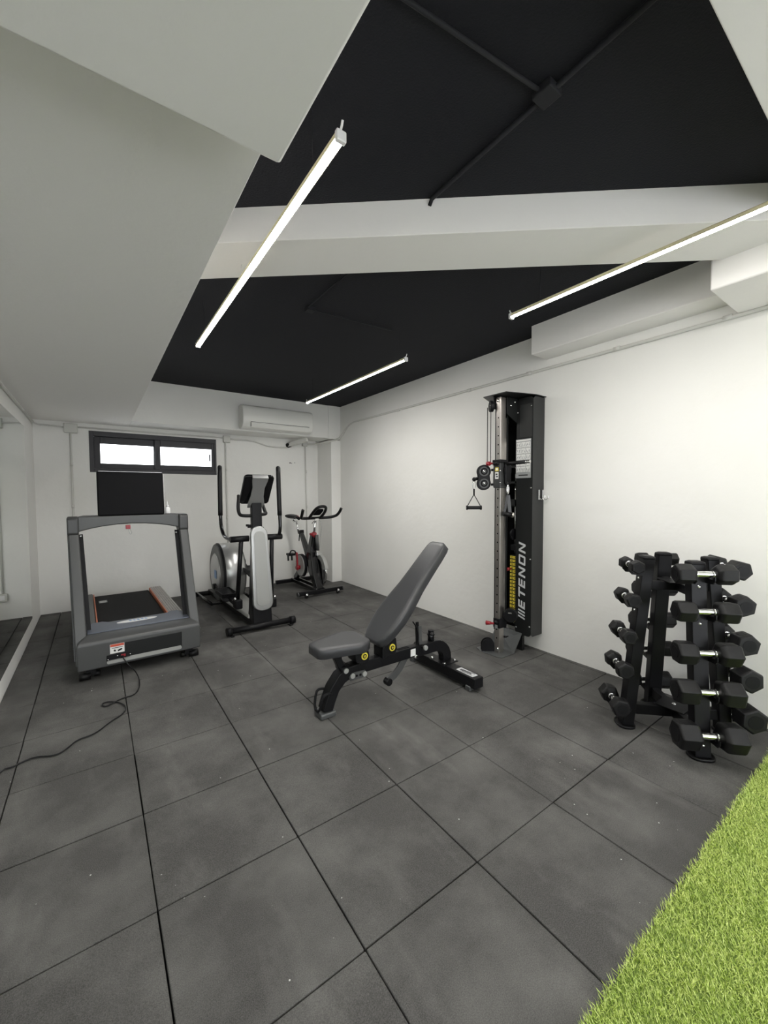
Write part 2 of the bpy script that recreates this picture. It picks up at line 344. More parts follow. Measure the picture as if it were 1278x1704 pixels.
# ------------------------------------------------------------------ air conditioner
t = thing('air_conditioner', 'white wall mounted air conditioner on the beam above the back wall', 'air conditioner', (2.11, 5.62, 2.27))
prof = [(0, .0), (-.10, .0), (-.155, .02), (-.19, .07), (-.20, .14), (-.195, .24), (-.17, .295), (-.12, .31), (0, .31)]
b_ = MB(); b_.prism([(-y, z) for y, z in prof], ((-.505, 0, 0), (0, -1, 0), (0, 0, 1)), -1.01); b_.build('body', 'ac', t, bevel=.012, seg=3)
b_ = MB(); b_.prism([(.158, .018), (.193, .066), (.196, .075), (.201, .068), (.162, .012)], ((-.40, 0, 0), (0, -1, 0), (0, 0, 1)), -.84); b_.build('air_flap', 'ac', t, bevel=.002)
b_ = MB(); b_.box((.02, -.1975, .082), (.84, .004, .004)).box((-.40, -.194, .05), (.004, .006, .06)); b_.build('outlet_gap', 'dark', t)

t = thing('drain_duct', 'short white pipe duct from below the air conditioner to the back wall', 'duct', (2.60, 5.75, 2.22))
MB().bar((.05, -.03, 0), (-.10, .31, -.06), .06, .06).build('duct_body', 'pipe', t, bevel=.006); MB().cyl((-.085, .29, -.055), (-.115, .345, -.068), .040, 16).build('duct_collar', 'dark', t)

# ------------------------------------------------------------------ wall mirror on the left
t = thing('wall_mirror', 'tall frameless mirror covering the left wall beside the treadmill', 'mirror', (XL, 2.2, 1.11))
MB().box((.008, 0, 0), (.016, 6.08, 1.885)).build('mirror_glass', 'mirror', t)
MB().box((.002, 0, 0), (.010, 6.10, 1.90)).build('backing', 'white', t)

# ------------------------------------------------------------------ treadmill
T = thing('treadmill', 'grey treadmill with a dark screen, its motor hood facing the camera', 'treadmill', (.2725, 3.65, 0), math.radians(1.3))
def tm(mb, name, m, parent=None, **k):
    return mb.build(name, m, parent or T, **k)
W = .416
# motor hood
h = MB()
P0 = [(-W, 0, .085), (W, 0, .11), (W, .02, .30), (-W, .02, .285)]
h.loft([[V(-W, 0, .09), V(W, 0, .09), V(W, .44, .09), V(-W, .44, .09)],
        [V(-W-.003, -.005, .27), V(W+.003, -.005, .27), V(W+.003, .44, .25), V(-W-.003, .44, .25)],
        [V(-W+.003, .0, .295), V(W-.003, .0, .295), V(W, .44, .27), V(-W, .44, .27)],
        [V(-W+.06, .075, .335), V(W-.06, .075, .335), V(W-.055, .44, .318), V(-W+.055, .44, .318)]], smooth=False)
hood = tm(h, 'motor_hood', 'tm_grey', bevel=.010, seg=3)
b_ = MB(); b_.box((.045, -.0065, .19), (.46, .006, .13)); tm(b_, 'service_panel', 'housing', hood, bevel=.008)
b_ = MB(); b_.prism(rrect(.51, .030, .012, 4), ((.015, -.008, .128), X_, Z_), .006); tm(b_, 'trim_strip', 'silver_light', hood)
b_ = MB(); b_.prism([(-W+.065, .085), (W-.065, .085), (W-.06, .30), (W-.10, .43), (W-.16, .435), (W-.20, .375), (-W+.22, .375), (-W+.17, .435), (-W+.10, .43), (-W+.062, .30)], ((0, 0, .338), X_, (0, .999, -.04)), .008); tm(b_, 'hood_top_plate', 'tm_blue', hood, bevel=.004)
b_ = MB(); b_.prism([(.145*math.cos(2*PI*k/28), .042*math.sin(2*PI*k/28)) for k in range(28)], ((-.01, .285, .334), X_, (0, .999, -.04)), .004); badge = tm(b_, 'badge', 'white', hood); badge['label'] = 'white oval badge with blue lettering'
b_ = MB()
for i in range(5): b_.box((-.06+.028*i, .285, .3385), (.014, .034, .002), (-.04, 0, .3))
tm(b_, 'badge_lettering', 'blue_label', hood)
# sticker, switch, inlet
b_ = MB(); b_.box((-.172, -.0105, .222), (.092, .002, .070)); b_.box((-.172, -.012, .247), (.088, .002, .018), mi=1); b_.box((-.188, -.012, .208), (.014, .002, .012), (0, .5, 0), mi=2); b_.box((-.155, -.012, .208), (.03, .002, .012), (0, -.4, 0), mi=2); b_.box((-.172, -.012, .228), (.07, .002, .004), mi=2)
o = tm(b_, 'warning_sticker', ['paper', 'red_label', 'dark'], hood); o['label'] = 'white and orange warning sticker'
b_ = MB(); b_.box((-.165, -.011, .157), (.150, .006, .045)); tm(b_, 'power_plate', 'dark', hood, bevel=.002)
b_ = MB(); b_.box((-.135, -.015, .160), (.030, .006, .020)); tm(b_, 'power_switch', 'red', hood, bevel=.002)
for x, z in ((-.232, .148), (-.172, .165), (-.09, .160)):
    b_ = MB(); b_.ball((x, -.015, z), .0045, (1, .6, 1)); tm(b_, 'screw', 'chrome', hood)
# deck, belt, rails
b_ = MB(); b_.box((0, 1.23, .155), (.66, 1.52, .09)); tm(b_, 'deck_frame', 'tm_grey2', bevel=.01)
b_ = MB(); b_.box((-.005, 1.235, .212), (.545, 1.57, .014)).cyl((-.278, 2.02, .19), (.268, 2.02, .19), .029, 20); belt = tm(b_, 'running_belt', 'belt', bevel=.004)
b_ = MB(); b_.box((-.20, 1.70, .2195), (.075, .11, .001)); b_.box((-.20, 1.72, .2203), (.055, .012, .001), mi=1).box((-.20, 1.69, .2203), (.055, .012, .001), mi=1).box((-.20, 1.66, .2203), (.055, .012, .001), mi=1); tm(b_, 'belt_sticker', ['label_grey', 'paper'], belt)
for s, m_ in ((-1, 'tm_grey'), (1, 'film')):
    b_ = MB(); b_.box((s*.345, 1.27, .215), (.125, 1.56, .068))
    o = tm(b_, 'side_rail', m_, bevel=.014, seg=3)
    if s > 0:
        o['label'] = 'right side rail still wrapped in plastic film'
        q = MB()
        for k in range(5): q.box((s*.345-.042+.021*k, 1.27, .2515), (.011, 1.50, .007))
        tm(q, 'grip_ribs', 'film', o, bevel=.002)
    q = MB(); q.box((s*.277, 1.25, .218), (.010, 1.50, .066)); tm(q, 'orange_strip', 'orange', o, bevel=.002)
    q = MB(); q.prism(rrect(.13, .09, .02, 3), ((s*.345, 2.03, .20), X_, Z_), .05); tm(q, 'rail_end_cap', 'dark', o)
b_ = MB(); b_.prism([(.0, -.05), (.10, -.05), (.13, .03), (.0, .05)], ((-.42, .10, .14), Y_, Z_), .84); tm(b_, 'front_frame', 'dark')
# uprights lean back towards the runner
for s in (-1, 1):
    sec = lambda y, z, w1, d1, xo: [V(s*(xo-w1), y-d1/2, z), V(s*xo, y-d1/2, z), V(s*xo, y+d1/2, z+.02), V(s*(xo-w1), y+d1/2, z+.02)]
    b_ = MB(); b_.loft([sec(.14, .12, .075, .20, W+.012), sec(.15, .28, .075, .18, W+.012), [q_+V(-.025, 0, 0) for q_ in sec(.36, 1.10, .062, .115, W+.004)]], smooth=False)
    u = tm(b_, 'upright', 'tm_grey', bevel=.010, seg=3)
    q = MB(); q.bar((s*(W+.009), .085, .15), (s*(W+.001)-.025, .315, 1.08), .012, .022, up=X_); tm(q, 'edge_trim', 'tm_grey2', u, bevel=.003)
    q = MB(); q.bar((s*(W-.066), .20, .31), (s*(W-.061)-.025, .385, 1.07), .006, .05, up=X_); tm(q, 'inner_channel', 'dark', u)
    q = MB(); q.prism(rrect(.165, .15, .03, 4), ((-W-.037 if s < 0 else W-.087, .37, 1.14), Y_, Z_), .074); tm(q, 'corner_cap', 'tm_grey2', u, bevel=.012, seg=3)
# console bar with an arched lower edge
top = [(-.40, .075), (-.33, .080), (.33, .080), (.40, .075)]
low = [(x, -.055+.065*(1-(x/.385)**2)**.8 if abs(x) < .385 else -.055) for x in [.40, .385, .34, .28, .2, .1, 0, -.1, -.2, -.28, -.34, -.385, -.40]]
b_ = MB(); b_.prism(top+low, ((-.025, .41, 1.135), X_, Z_), .085); bar_ = tm(b_, 'console_bar', 'tm_grey', bevel=.010, seg=3)
q = MB(); q.prism([(-.36, 0), (.36, 0), (.33, .18), (-.33, .18)], ((-.025, .33, 1.195), X_, Y_), .022); tm(q, 'console_tray', 'tm_grey2', bar_, bevel=.006)
# screen (we see its back)
sc = MB(); R_ = Euler((math.radians(-7), 0, 0)).to_matrix(); sc.box((-.016, .36, 1.395), (.476, .035, .365), R_)
scr = tm(sc, 'screen', 'vdark', bevel=.012, seg=3)
q = MB(); q.box((-.016, .381, 1.395), (.452, .006, .335), R_); tm(q, 'display_glass', 'gloss_black', scr)
q = MB(); q.box((-.016, .330, 1.5765), (.45, .003, .003)).box((.2235, .352, 1.40), (.003, .02, .33), R_); tm(q, 'screen_highlight', 'silver', scr)  # thin silver strips stand in for the highlight along the screen edges
q = MB(); q.box((-.052, .36, 1.21), (.20, .04, .06)); tm(q, 'screen_neck', 'dark', scr)
# safety key and clip
q = MB(); q.box((-.052, .318, 1.118), (.034, .016, .034)); key = tm(q, 'safety_key', 'red', bevel=.004)
q = MB(); q.tube([(-.042, .318, 1.105), (-.030, .316, 1.085), (-.028, .314, 1.062), (-.038, .314, 1.055), (-.045, .316, 1.075), (-.048, .318, 1.105)], .002, 6, smooth=2); tm(q, 'key_cord', 'silver', key)
for x, z in ((-.37, 1.06), (.313, 1.05)):
    q = MB(); q.ball((x, .345, z), .009); tm(q, 'bolt', 'chrome')
for x in (-.375, .375):
    q = MB(); q.cyl((x-.035, .075, .028), (x+.035, .075, .028), .028, 18).cyl((x*.8-.02, .10, .026), (x*.8+.02, .10, .026), .022, 18); wh = tm(q, 'transport_wheel', 'rubber')
    q = MB(); q.box((x*.9, .09, .06), (.06, .05, .06)); tm(q, 'wheel_bracket', 'dark', wh)
for x in (-.30, .30):
    q = MB(); q.cyl((x, 1.9, 0), (x, 1.9, .11), .022, 16).cyl((x, 1.9, 0), (x, 1.9, .012), .032, 16); tm(q, 'foot', 'dark')
t = thing('power_cable', 'thin black power cable looping across the floor from the treadmill socket to the left edge', 'cable', (.08, 3.62, 0))
o = MB()
pts = [(0.049, 0.015, 0.153), (0.088, -0.015, 0.083), (0.13, -0.083, 0.05), (0.148, -0.179, 0.007), (0.129, -0.335, 0.007), (0.092, -0.403, 0.007), (0.033, -0.401, 0.007), (-0.029, -0.448, 0.009), (-0.066, -0.473, 0.007), (-0.088, -0.438, 0.007), (-0.078, -0.398, 0.007), (-0.025, -0.417, 0.007), (0.029, -0.495, 0.007), (0.044, -0.58, 0.007), (0.012, -0.653, 0.007), (-0.049, -0.7, 0.007), (-0.103, -0.776, 0.007), (-0.145, -0.803, 0.007), (-0.205, -0.809, 0.007), (-0.245, -0.873, 0.007), (-0.281, -0.909, 0.007), (-0.317, -0.902, 0.007), (-0.376, -0.866, 0.007), (-0.422, -0.873, 0.007), (-0.465, -0.905, 0.007), (-0.511, -0.894, 0.007)]
pts += [(-.60, -1.35, .007), (-.62, -1.6, .007)]
o.tube(pts, .0042, 8, smooth=2); o.build('cord', 'cord', t)
o = MB(); o.box((pts[0][0], pts[0][1]+.0, pts[0][2]), (.022, .03, .018)); o.build('plug', 'dark', t, bevel=.003)

# ------------------------------------------------------------------ elliptical trainer
E_ = thing('elliptical_trainer', 'black and silver elliptical trainer with tall swing arms between treadmill and spin bike', 'elliptical trainer', (1.345, 4.03, 0))
def el(mb, name, m, parent=None, **k): return mb.build(name, m, parent or E_, **k)
b_ = MB(); b_.cyl((-.33, 0, .05), (.335, 0, .05), .030, 20); fb = el(b_, 'front_stabilizer', 'steel_black')
for s in (-1, 1):
    q = MB(); q.cyl((s*.30, 0, .048), (s*.35, 0, .048), .040, 20); el(q, 'stabilizer_cap', 'dark', fb)
    q = MB(); q.cyl((s*.30, -.02, .012), (s*.30, -.02, 0), .02, 12); el(q, 'levelling_foot', 'rubber', fb)
b_ = MB(); b_.loft([[V(-.085, .01, .025), V(.115, .01, .025), V(.115, .22, .025), V(-.085, .22, .025)], [V(-.08, .03, .20), V(.115, .03, .20), V(.105, .20, .20), V(-.075, .20, .20)],
     [V(-.062, .085, .95), V(.085, .085, .95), V(.07, .17, .95), V(-.05, .17, .95)], [V(-.055, .10, 1.05), V(.075, .10, 1.05), V(.06, .16, 1.05), V(-.045, .16, 1.05)]], smooth=False)
mast = el(b_, 'mast_shroud', 'steel_black', bevel=.012, seg=3)
ux = Vector((1, 0, 0)); uz = Vector((-.022, .072, .83)).normalized(); 
b_ = MB(); p = []
for x, y in rrect(.19, .87, .085, 7, 0, 0): p.append((x*(1-.10*(y/.435)), y))
b_.prism(p, ((.016, .036, .628), (1, 0, 0), (-.018, .082, .99)), -.045); pan = el(b_, 'silver_panel', 'silver', bevel=.012, seg=3)
p = [(x*(1-.10*(y/.39)), y) for x, y in rrect(.125, .77, .055, 6)]
b_ = MB(); b_.prism(p, ((.016, .0345, .628), (1, 0, 0), (-.018, .082, .99)), .006 if False else -.004); b_.prism(p, ((.016, .032, .628), (1, 0, 0), (-.018, .082, .99)), -.004); el(b_, 'panel_inset', 'silver_light', pan, bevel=.002)
b_ = MB(); b_.loft([[V(-.052, .09, .98), V(.052, .09, .98), V(.052, .16, .98), V(-.052, .16, .98)], [V(-.052, .10, 1.33), V(.052, .10, 1.33), V(.052, .165, 1.33), V(-.052, .165, 1.33)], [V(-.052, .10, 1.45), V(.052, .10, 1.45), V(.052, .165, 1.42), V(-.052, .165, 1.42)]], smooth=False)
el(b_, 'upper_mast', 'steel_black', bevel=.008)
# console: screen leaning towards the camera at the top
cz = Vector((0, -.60, .80)).normalized(); co = Vector((-.005, .095, 1.445))
b_ = MB(); b_.prism(rrect(.30, .35, .035, 6), (co, (1, 0, 0), cz), .035); con = el(b_, 'console', 'gloss_black', bevel=.008, seg=3)
q = MB(); q.prism(rrect(.27, .30, .025, 5), (co-cz.cross(Vector((1, 0, 0)))*.0, (1, 0, 0), cz), -.006); el(q, 'console_back', 'dark', con)
q = MB()
prof = [(-.19, .078), (-.13, .085), (-.05, .066), (.05, .062), (.13, .078), (.17, .080), (.183, .078)]
rings = []
nrm = Vector((1, 0, 0)).cross(cz)
for i, (v, hw) in enumerate(prof):
    off = (.066, .074, .060, .050, .046, .046, .020)[i]
    c_ = co+cz*v+nrm*off+Vector((.0, 0, 0))
    rings.append([c_+Vector((-hw, 0, 0)), c_+Vector((hw, 0, 0)), c_+Vector((hw, 0, 0))-nrm*-.012, c_+Vector((-hw, 0, 0))-nrm*-.012])
q.loft(rings, smooth=True); o = el(q, 'silver_bracket', 'silver', con, bevel=.003); 
# fixed handle bars behind the mast
b_ = MB(); b_.tube([(-.02, .14, 1.165), (-.10, .15, 1.165), (-.145, .18, 1.17), (-.15, .22, 1.20), (-.15, .24, 1.26), (-.13, .28, 1.34), (-.12, .32, 1.37)], .0175, 14, smooth=2)
b_.tube([(.02, .14, 1.175), (.08, .15, 1.175), (.12, .165, 1.18), (.125, .22, 1.20), (.12, .28, 1.28)], .0175, 14, smooth=2); el(b_, 'fixed_handlebar', 'rubber')
b_ = MB(); b_.tube([(-.085, .11, 1.07), (-.11, .11, 1.07)], .012, 10).cyl((-.06, .12, 1.06), (-.09, .12, 1.06), .018, 12); el(b_, 'adjusting_lever', 'dark')
# swing arms: pivots, upper arm with grip, lower arm
for s, tip in ((-1, (-.243, .50)), (1, (.235, .10))):
    b_ = MB(); b_.cyl((s*.085, .12, .935), (s*.262, .12, .935), .031, 20); pv = el(b_, 'arm_pivot', 'steel_black')
    q = MB(); q.cyl((s*.258, .12, .935), (s*.268, .12, .935), .029, 20); el(q, 'pivot_cap', 'dark', pv)
    if s < 0: pts = [(-.235, .12, .935), (-.25, .20, .93), (-.26, .36, .94), (-.262, .46, 1.01), (-.262, .50, 1.10), (-.262, .50, 1.20)]; top_ = (-.255, .52, 1.675); g0 = (-.262, .502, 1.16)
    else: pts = [(.235, .115, .95), (.238, .09, .99), (.24, .085, 1.06), (.238, .09, 1.18)]; top_ = (.236, .11, 1.66); g0 = (.238, .09, 1.16)
    b_ = MB(); b_.tube(pts, .018, 14, smooth=2); ua = el(b_, 'swing_arm', 'gloss_black')
    q = MB(); q.tube([g0, ((g0[0]+top_[0])/2, (g0[1]+top_[1])/2+.004, (g0[2]+top_[2])/2), top_], .024, 14, smooth=1); q.ball(top_, .024); el(q, 'foam_grip', 'rubber', ua)
    y1 = .30 if s < 0 else .16
    b_ = MB(); b_.cyl((s*.158, .12, .93), (s*.158, y1, .26), .022, 16); la = el(b_, 'lower_arm', 'steel_black')
    q = MB(); q.box((s*.158, y1-.01, .235), (.075, .11, .10)); el(q, 'joint_cover', 'dark', la, bevel=.014, seg=3)
    q = MB(); q.ball((s*.185, y1-.02, .29), .017); el(q, 'joint_bolt', 'chrome', la)
    # foot bar and pedal
    b_ = MB(); b_.bar((s*.158, y1, .22), (s*.16, 1.22, .25 if s < 0 else .52), .045, .045); lk = el(b_, 'foot_bar', 'steel_black', bevel=.004)
    py, pz = (.72, .235) if s < 0 else (.86, .44)
    q = MB(); q.prism(rrect(.155, .36, .05, 5), ((s*.17, py, pz), (1, 0, 0), (0, .985, .17)), .02)
    ped = el(q, 'pedal', 'dark', lk, bevel=.008)
    q = MB(); q.loft([[V(s*.17+.078*c_*k_, py+.18*d_*k_, pz+.012+h_) for c_, d_ in ((1, -.9), (1, .9), (.7, 1), (-.7, 1), (-1, .9), (-1, -.9), (-.7, -1), (.7, -1))] for k_, h_ in ((1.0, 0), (1.06, .045), (1.0, .047), (.92, .012))], smooth=False, caps=False); el(q, 'pedal_rim', 'dark', ped)
    q = MB(); q.bar((s*.165, 1.22, .25 if s < 0 else .52), (s*.145, 1.25, .20 if s < 0 else .43), .05, .03); q.cyl((s*.12, 1.22, .25 if s < 0 else .52), (s*.20, 1.22, .25 if s < 0 else .52), .035, 16); el(q, 'crank_arm', 'steel_black')
# rear flywheel housing
hc = (1.27, .41)
b_ = MB(); n = 44
def circ(x, r, rr=0): return [V(x, hc[0]+r*math.cos(2*PI*k/n), max(hc[1]+r*math.sin(2*PI*k/n), .06)) for k in range(n)]
b_.loft([circ(-.13, .352), circ(-.125, .362), circ(.0, .366), circ(.105, .360), circ(.115, .350)]); hs = el(b_, 'flywheel_housing', 'silver')
for x0, x1, sg in ((-.131, -.150, -1), (.115, .135, 1)):
    q = MB(); q.loft([circ(x0, .350), circ(x0+sg*.012, .345), circ(x1, .325)]); sd = el(q, 'side_disc', 'tm_grey', hs)
    q = MB(); q.loft([circ(x1-sg*.001, .245), circ(x1+sg*.012, .225)]); q2 = el(q, 'disc_cover', 'silver', sd)
q = MB(); q.box((-.166, 1.22, .40), (.002, .11, .10)); o = el(q, 'disc_badge', 'blue_label', hs)
b_ = MB(); b_.loft([circ(-.138, .357), circ(-.120, .3665), circ(-.112, .3675), circ(-.108, .357)], caps=False); el(b_, 'black_rim', 'dark', hs)
# base rails
for s in (-1, 1):
    b_ = MB(); b_.bar((s*.06, .10, .075), (s*.11, 1.80, .07), .05, .055); el(b_, 'base_rail', 'steel_black', bevel=.004)
b_ = MB(); b_.loft([[V(-.10, .14, .10), V(.10, .14, .10), V(.14, 1.10, .11), V(-.14, 1.10, .11)], [V(-.09, .16, .135), V(.09, .16, .135), V(.13, 1.08, .145), V(-.13, 1.08, .145)]], smooth=False); el(b_, 'base_cover', 'silver_light', bevel=.01)
b_ = MB(); b_.cyl((-.30, 1.80, .045), (.30, 1.80, .045), .032, 18); el(b_, 'rear_stabilizer', 'steel_black')
b_ = MB(); b_.cyl((-.24, 1.10, .06), (-.27, 1.78, .06), .018, 14).cyl((.24, 1.10, .06), (.27, 1.78, .06), .018, 14); b_.cyl((-.24, 1.11, .06), (.24, 1.11, .06), .014, 12); el(b_, 'roller_track', 'gloss_black')

# ------------------------------------------------------------------ spin bike
B = thing('spin_bike', 'black spin bike with red crank and saddle accents in the back right corner', 'exercise bike', (2.47, 4.95, 0))
def bk(mb, name, m, parent=None, **k): return mb.build(name, m, parent or B, **k)
b_ = MB(); b_.bar((-.33, 0, .062), (.33, 0, .062), .055, .055); fs_ = bk(b_, 'front_stabilizer', 'steel_black', bevel=.008)
for s in (-1, 1):
    q = MB(); q.cyl((s*.325, 0, .06), (s*.345, 0, .06), .030, 18); bk(q, 'end_cap', 'tm_grey', fs_)
    q = MB(); q.cyl((s*.235-.012, -.045, .042), (s*.235+.012, -.045, .042), .034, 20); wh = bk(q, 'transport_wheel', 'dark', fs_)
    q = MB(); q.ball((s*.235, -.06, .050), .025, (.8, .8, 1)); bk(q, 'wheel_cover', 'chrome', wh)
b_ = MB(); b_.bar((-.30, .90, .06), (.28, .90, .06), .055, .055); bk(b_, 'rear_stabilizer', 'steel_black', bevel=.008)
for x in (-.055, .055):
    b_ = MB(); b_.bar((x, .0, .075), (x*.9, .90, .075), .03, .05); bk(b_, 'base_tube', 'gloss_black', bevel=.006)
# front fork shroud (glossy)
b_ = MB(); b_.loft([[V(-.045, .03, .08), V(.06, .03, .08), V(.06, .14, .08), V(-.045, .14, .08)], [V(-.075, .10, .30), V(.045, .10, .30), V(.045, .24, .30), V(-.075, .24, .30)], [V(-.065, .17, .50), V(.04, .17, .50), V(.04, .34, .50), V(-.065, .34, .50)],
     [V(-.045, .20, .64), V(.035, .20, .64), V(.035, .31, .66), V(-.045, .31, .66)], [V(-.038, .17, .80), V(.038, .17, .80), V(.038, .25, .82), V(-.038, .25, .82)]], smooth=False); bk(b_, 'front_frame', 'gloss_black', bevel=.014, seg=3)
b_ = MB(); b_.loft([[V(-.03, .22, .52), V(.03, .22, .52), V(.03, .33, .44), V(-.03, .33, .44)], [V(-.03, .40, .60), V(.03, .40, .60), V(.03, .44, .50), V(-.03, .44, .50)], [V(-.025, .60, .83), V(.025, .60, .83), V(.025, .67, .82), V(-.025, .67, .82)]], smooth=False); bk(b_, 'seat_tube', 'tm_grey2', bevel=.010)
b_ = MB(); b_.bar((0, .40, .50), (0, .86, .09), .05, .09); bk(b_, 'rear_frame', 'gloss_black', bevel=.012)
# flywheel at the front with a grey guard
b_ = MB(); b_.cyl((.055, .20, .31), (.085, .20, .31), .235, 40); fw_ = bk(b_, 'flywheel', 'chrome', bevel=.006)
b_ = MB(); pl = arc(.20, .31, .25, -40, 170, 26)+arc(.20, .31, .17, 170, -40, 26); b_.prism(pl, ((.045, 0, 0), Y_, Z_), .055); bk(b_, 'flywheel_guard', 'silver_light', bevel=.008)
b_ = MB(); b_.bar((-.01, .10, .56), (.09, .16, .55), .03, .05); bk(b_, 'brake_caliper', 'chrome', bevel=.004)
# chain guard, crank, pedals
b_ = MB(); b_.cyl((-.105, .46, .36), (-.075, .46, .36), .150, 36); cg = bk(b_, 'chain_guard', 'silver_light', bevel=.006)
b_ = MB(); b_.prism(arc(.46, .36, .165, 0, 360, 30)[:-1]+[], ((-.098, 0, 0), Y_, Z_), .04); bk(b_, 'chain_case', 'dark', cg)
b_ = MB(); b_.prism([(.435, .30), (.485, .30), (.475, .40), (.50, .52), (.475, .555), (.45, .54), (.44, .42)], ((-.155, 0, 0), Y_, Z_), .022); cr = bk(b_, 'crank_arm', 'red', bevel=.004)
q = MB(); q.cyl((-.160, .46, .335), (-.105, .46, .335), .030, 16); bk(q, 'crank_hub', 'red', cr)
b_ = MB(); b_.bar((.10, .46, .36), (.115, .44, .20), .02, .035); bk(b_, 'crank_arm', 'red', bevel=.004)
for s, y, z in ((-1, .48, .53), (1, .44, .19)):
    dx_ = -.05 if s < 0 else 0
    b_ = MB(); b_.box((dx_+s*.18, y, z), (.095, .11, .03)); b_.box((dx_+s*.145, y, z), (.008, .10, .03)).box((dx_+s*.215, y, z), (.008, .10, .03)); pd = bk(b_, 'pedal', 'dark', bevel=.004)
    q = MB(); q.tube([(dx_+s*.14, y-.05, z-.01), (dx_+s*.14, y-.085, z+.05), (dx_+s*.18, y-.05, z+.065), (dx_+s*.22, y-.085, z+.05), (dx_+s*.22, y-.05, z-.01)], .009, 8, smooth=1); bk(q, 'toe_cage', 'dark', pd)
    for x_ in (.15, .205):
        q = MB(); q.bar((dx_+s*x_, y+.04, z-.005), (dx_+s*x_, y+.03, z-.095), .022, .010); bk(q, 'toe_strap', 'dark', pd)
# seat
b_ = MB(); b_.cyl((-.02, .665, .80), (-.035, .74, 1.0), .017, 14); bk(b_, 'seat_post', 'chrome')
b_ = MB(); b_.box((0, .632, .825), (.062, .08, .05), (-.25, 0, 0)); bk(b_, 'seat_clamp', 'dark', bevel=.006)
b_ = MB(); b_.tube([(0, .60, .825), (-.035, .595, .82), (-.045, .59, .78), (-.048, .60, .70)], .008, 8, smooth=1); bk(b_, 'seat_lever', 'dark')
b_ = MB()
rg = []
for y, w_, z_, h_ in ((.55, .016, 1.045, .02), (.60, .022, 1.05, .028), (.68, .035, 1.052, .034), (.75, .070, 1.055, .040), (.80, .092, 1.06, .042), (.835, .07, 1.06, .032)):
    rg.append([V(w_*math.cos(a)-.05, y+.10, z_+h_*math.sin(a)*(.55 if math.sin(a) > 0 else 1)) for a in [2*PI*k/18 for k in range(18)]])
b_.loft(rg); sd = bk(b_, 'saddle', 'rubber')
q = MB(); q.bar((-.01, .70, 1.045), (.040, .90, 1.052), .008, .036); q.box((-.03, .665, 1.04), (.03, .04, .03)); bk(q, 'saddle_accent', 'red', sd, bevel=.003)
b_ = MB(); b_.bar((-.035, .66, 1.0), (-.045, .86, 1.0), .03, .025); b_.cyl((-.045, .78, .98), (-.045, .78, 1.03), .028, 14); b_.tube([(-.035, .68, .985), (-.085, .67, .98), (-.105, .66, .97)], .007, 8); bk(b_, 'seat_slider', 'chrome')
# handlebar
b_ = MB(); b_.cyl((0, .20, .80), (0, .15, 1.02), .020, 16); bk(b_, 'handlebar_post', 'chrome')
b_ = MB(); b_.cyl((0, .205, .79), (0, .19, .845), .036, 18).cyl((-.02, .20, .83), (-.06, .20, .83), .016, 12); bk(b_, 'head_collar', 'red')
b_ = MB(); b_.cyl((.035, .155, .60), (.018, .15, .82), .024, 16); bk(b_, 'bottle_holder', 'tm_grey')
b_ = MB(); b_.box((0, .15, 1.035), (.05, .12, .03)); b_.tube([(0, .14, 1.02), (-.05, .12, 1.00), (-.07, .11, .98)], .006, 8); bk(b_, 'handlebar_clamp', 'chrome', bevel=.004)
b_ = MB(); hz = 1.065
b_.tube([(-.24, .02, hz+.11), (-.24, .05, hz+.05), (-.235, .10, hz), (-.18, .16, hz-.012), (0, .17, hz-.012), (.20, .16, hz-.012), (.30, .10, hz+.01), (.325, .05, hz+.06), (.335, .01, hz+.12)], .020, 14, smooth=2)
b_.tube([(-.24, .15, hz-.01), (-.25, .24, hz+.01)], .020, 14); hb = bk(b_, 'handlebar', 'rubber')
q = MB(); q.tube([(-.085, .15, hz), (-.09, .05, hz+.06), (-.075, -.04, hz+.13), (-.03, -.08, hz+.155), (.03, -.08, hz+.155), (.075, -.04, hz+.13), (.09, .05, hz+.06), (.085, .15, hz)], .020, 14, smooth=2); bk(q, 'aero_bar', 'rubber', hb)
q = MB(); q.prism(rrect(.12, .16, .03, 4), ((-.0, .06, hz+.065), (1, 0, 0), (0, .86, -.5)), .02); bk(q, 'bike_computer', 'vdark', hb, bevel=.004)
b_ = MB(); b_.tube([(.05, .13, 1.03), (.075, .10, .97), (.07, .12, .85), (.06, .14, .70), (.05, .15, .58)], .003, 6, smooth=2); bk(b_, 'brake_cable', 'silver')

# ------------------------------------------------------------------ weight bench
K = thing('weight_bench', 'adjustable black weight bench with raised backrest in the middle of the room', 'weight bench', (1.15, 2.23, 0))
def bn(mb, name, m, parent=None, **k): return mb.build(name, m, parent or K, **k)
def pad(name, prof, frame, th, m_top, edge=.016):
    """prof: list of (s, half width); smooth upholstered pad"""
    o, us, ut = (Vector(a) for a in frame); n = us.cross(ut).normalized()
    left = [(s_, -w_) for s_, w_ in prof]; right = [(s_, w_) for s_, w_ in prof][::-1]; out = left+right
    cen = (sum(p[0] for p in out)/len(out), 0)
    def ringat(ins, hgt):
        r = []
        k = len(out)
        for i, (a, b2) in enumerate(out):
            pa = out[i-1]; pb = out[(i+1) % k]; tx, ty = pb[0]-pa[0], pb[1]-pa[1]; l = math.hypot(tx, ty) or 1
            nx, ny = ty/l, -tx/l
            if (a-cen[0])*nx+(b2-cen[1])*ny < 0: nx, ny = -nx, -ny
            r.append(o+us*(a-nx*ins)+ut*(b2-ny*ins)+n*hgt)
        return r
    mb = MB(); e = edge
    mb.loft([ringat(.004, 0), ringat(0, .004), ringat(0, th-e), ringat(e*.12, th-e*.5), ringat(e*.35, th-e*.18), ringat(e, th-.001), ringat(e*2.2, th+.002)])
    return mb.build(name, m_top)
def rounded(prof, r=.02): return prof
us = Vector((.703, 0, .711)).normalized()
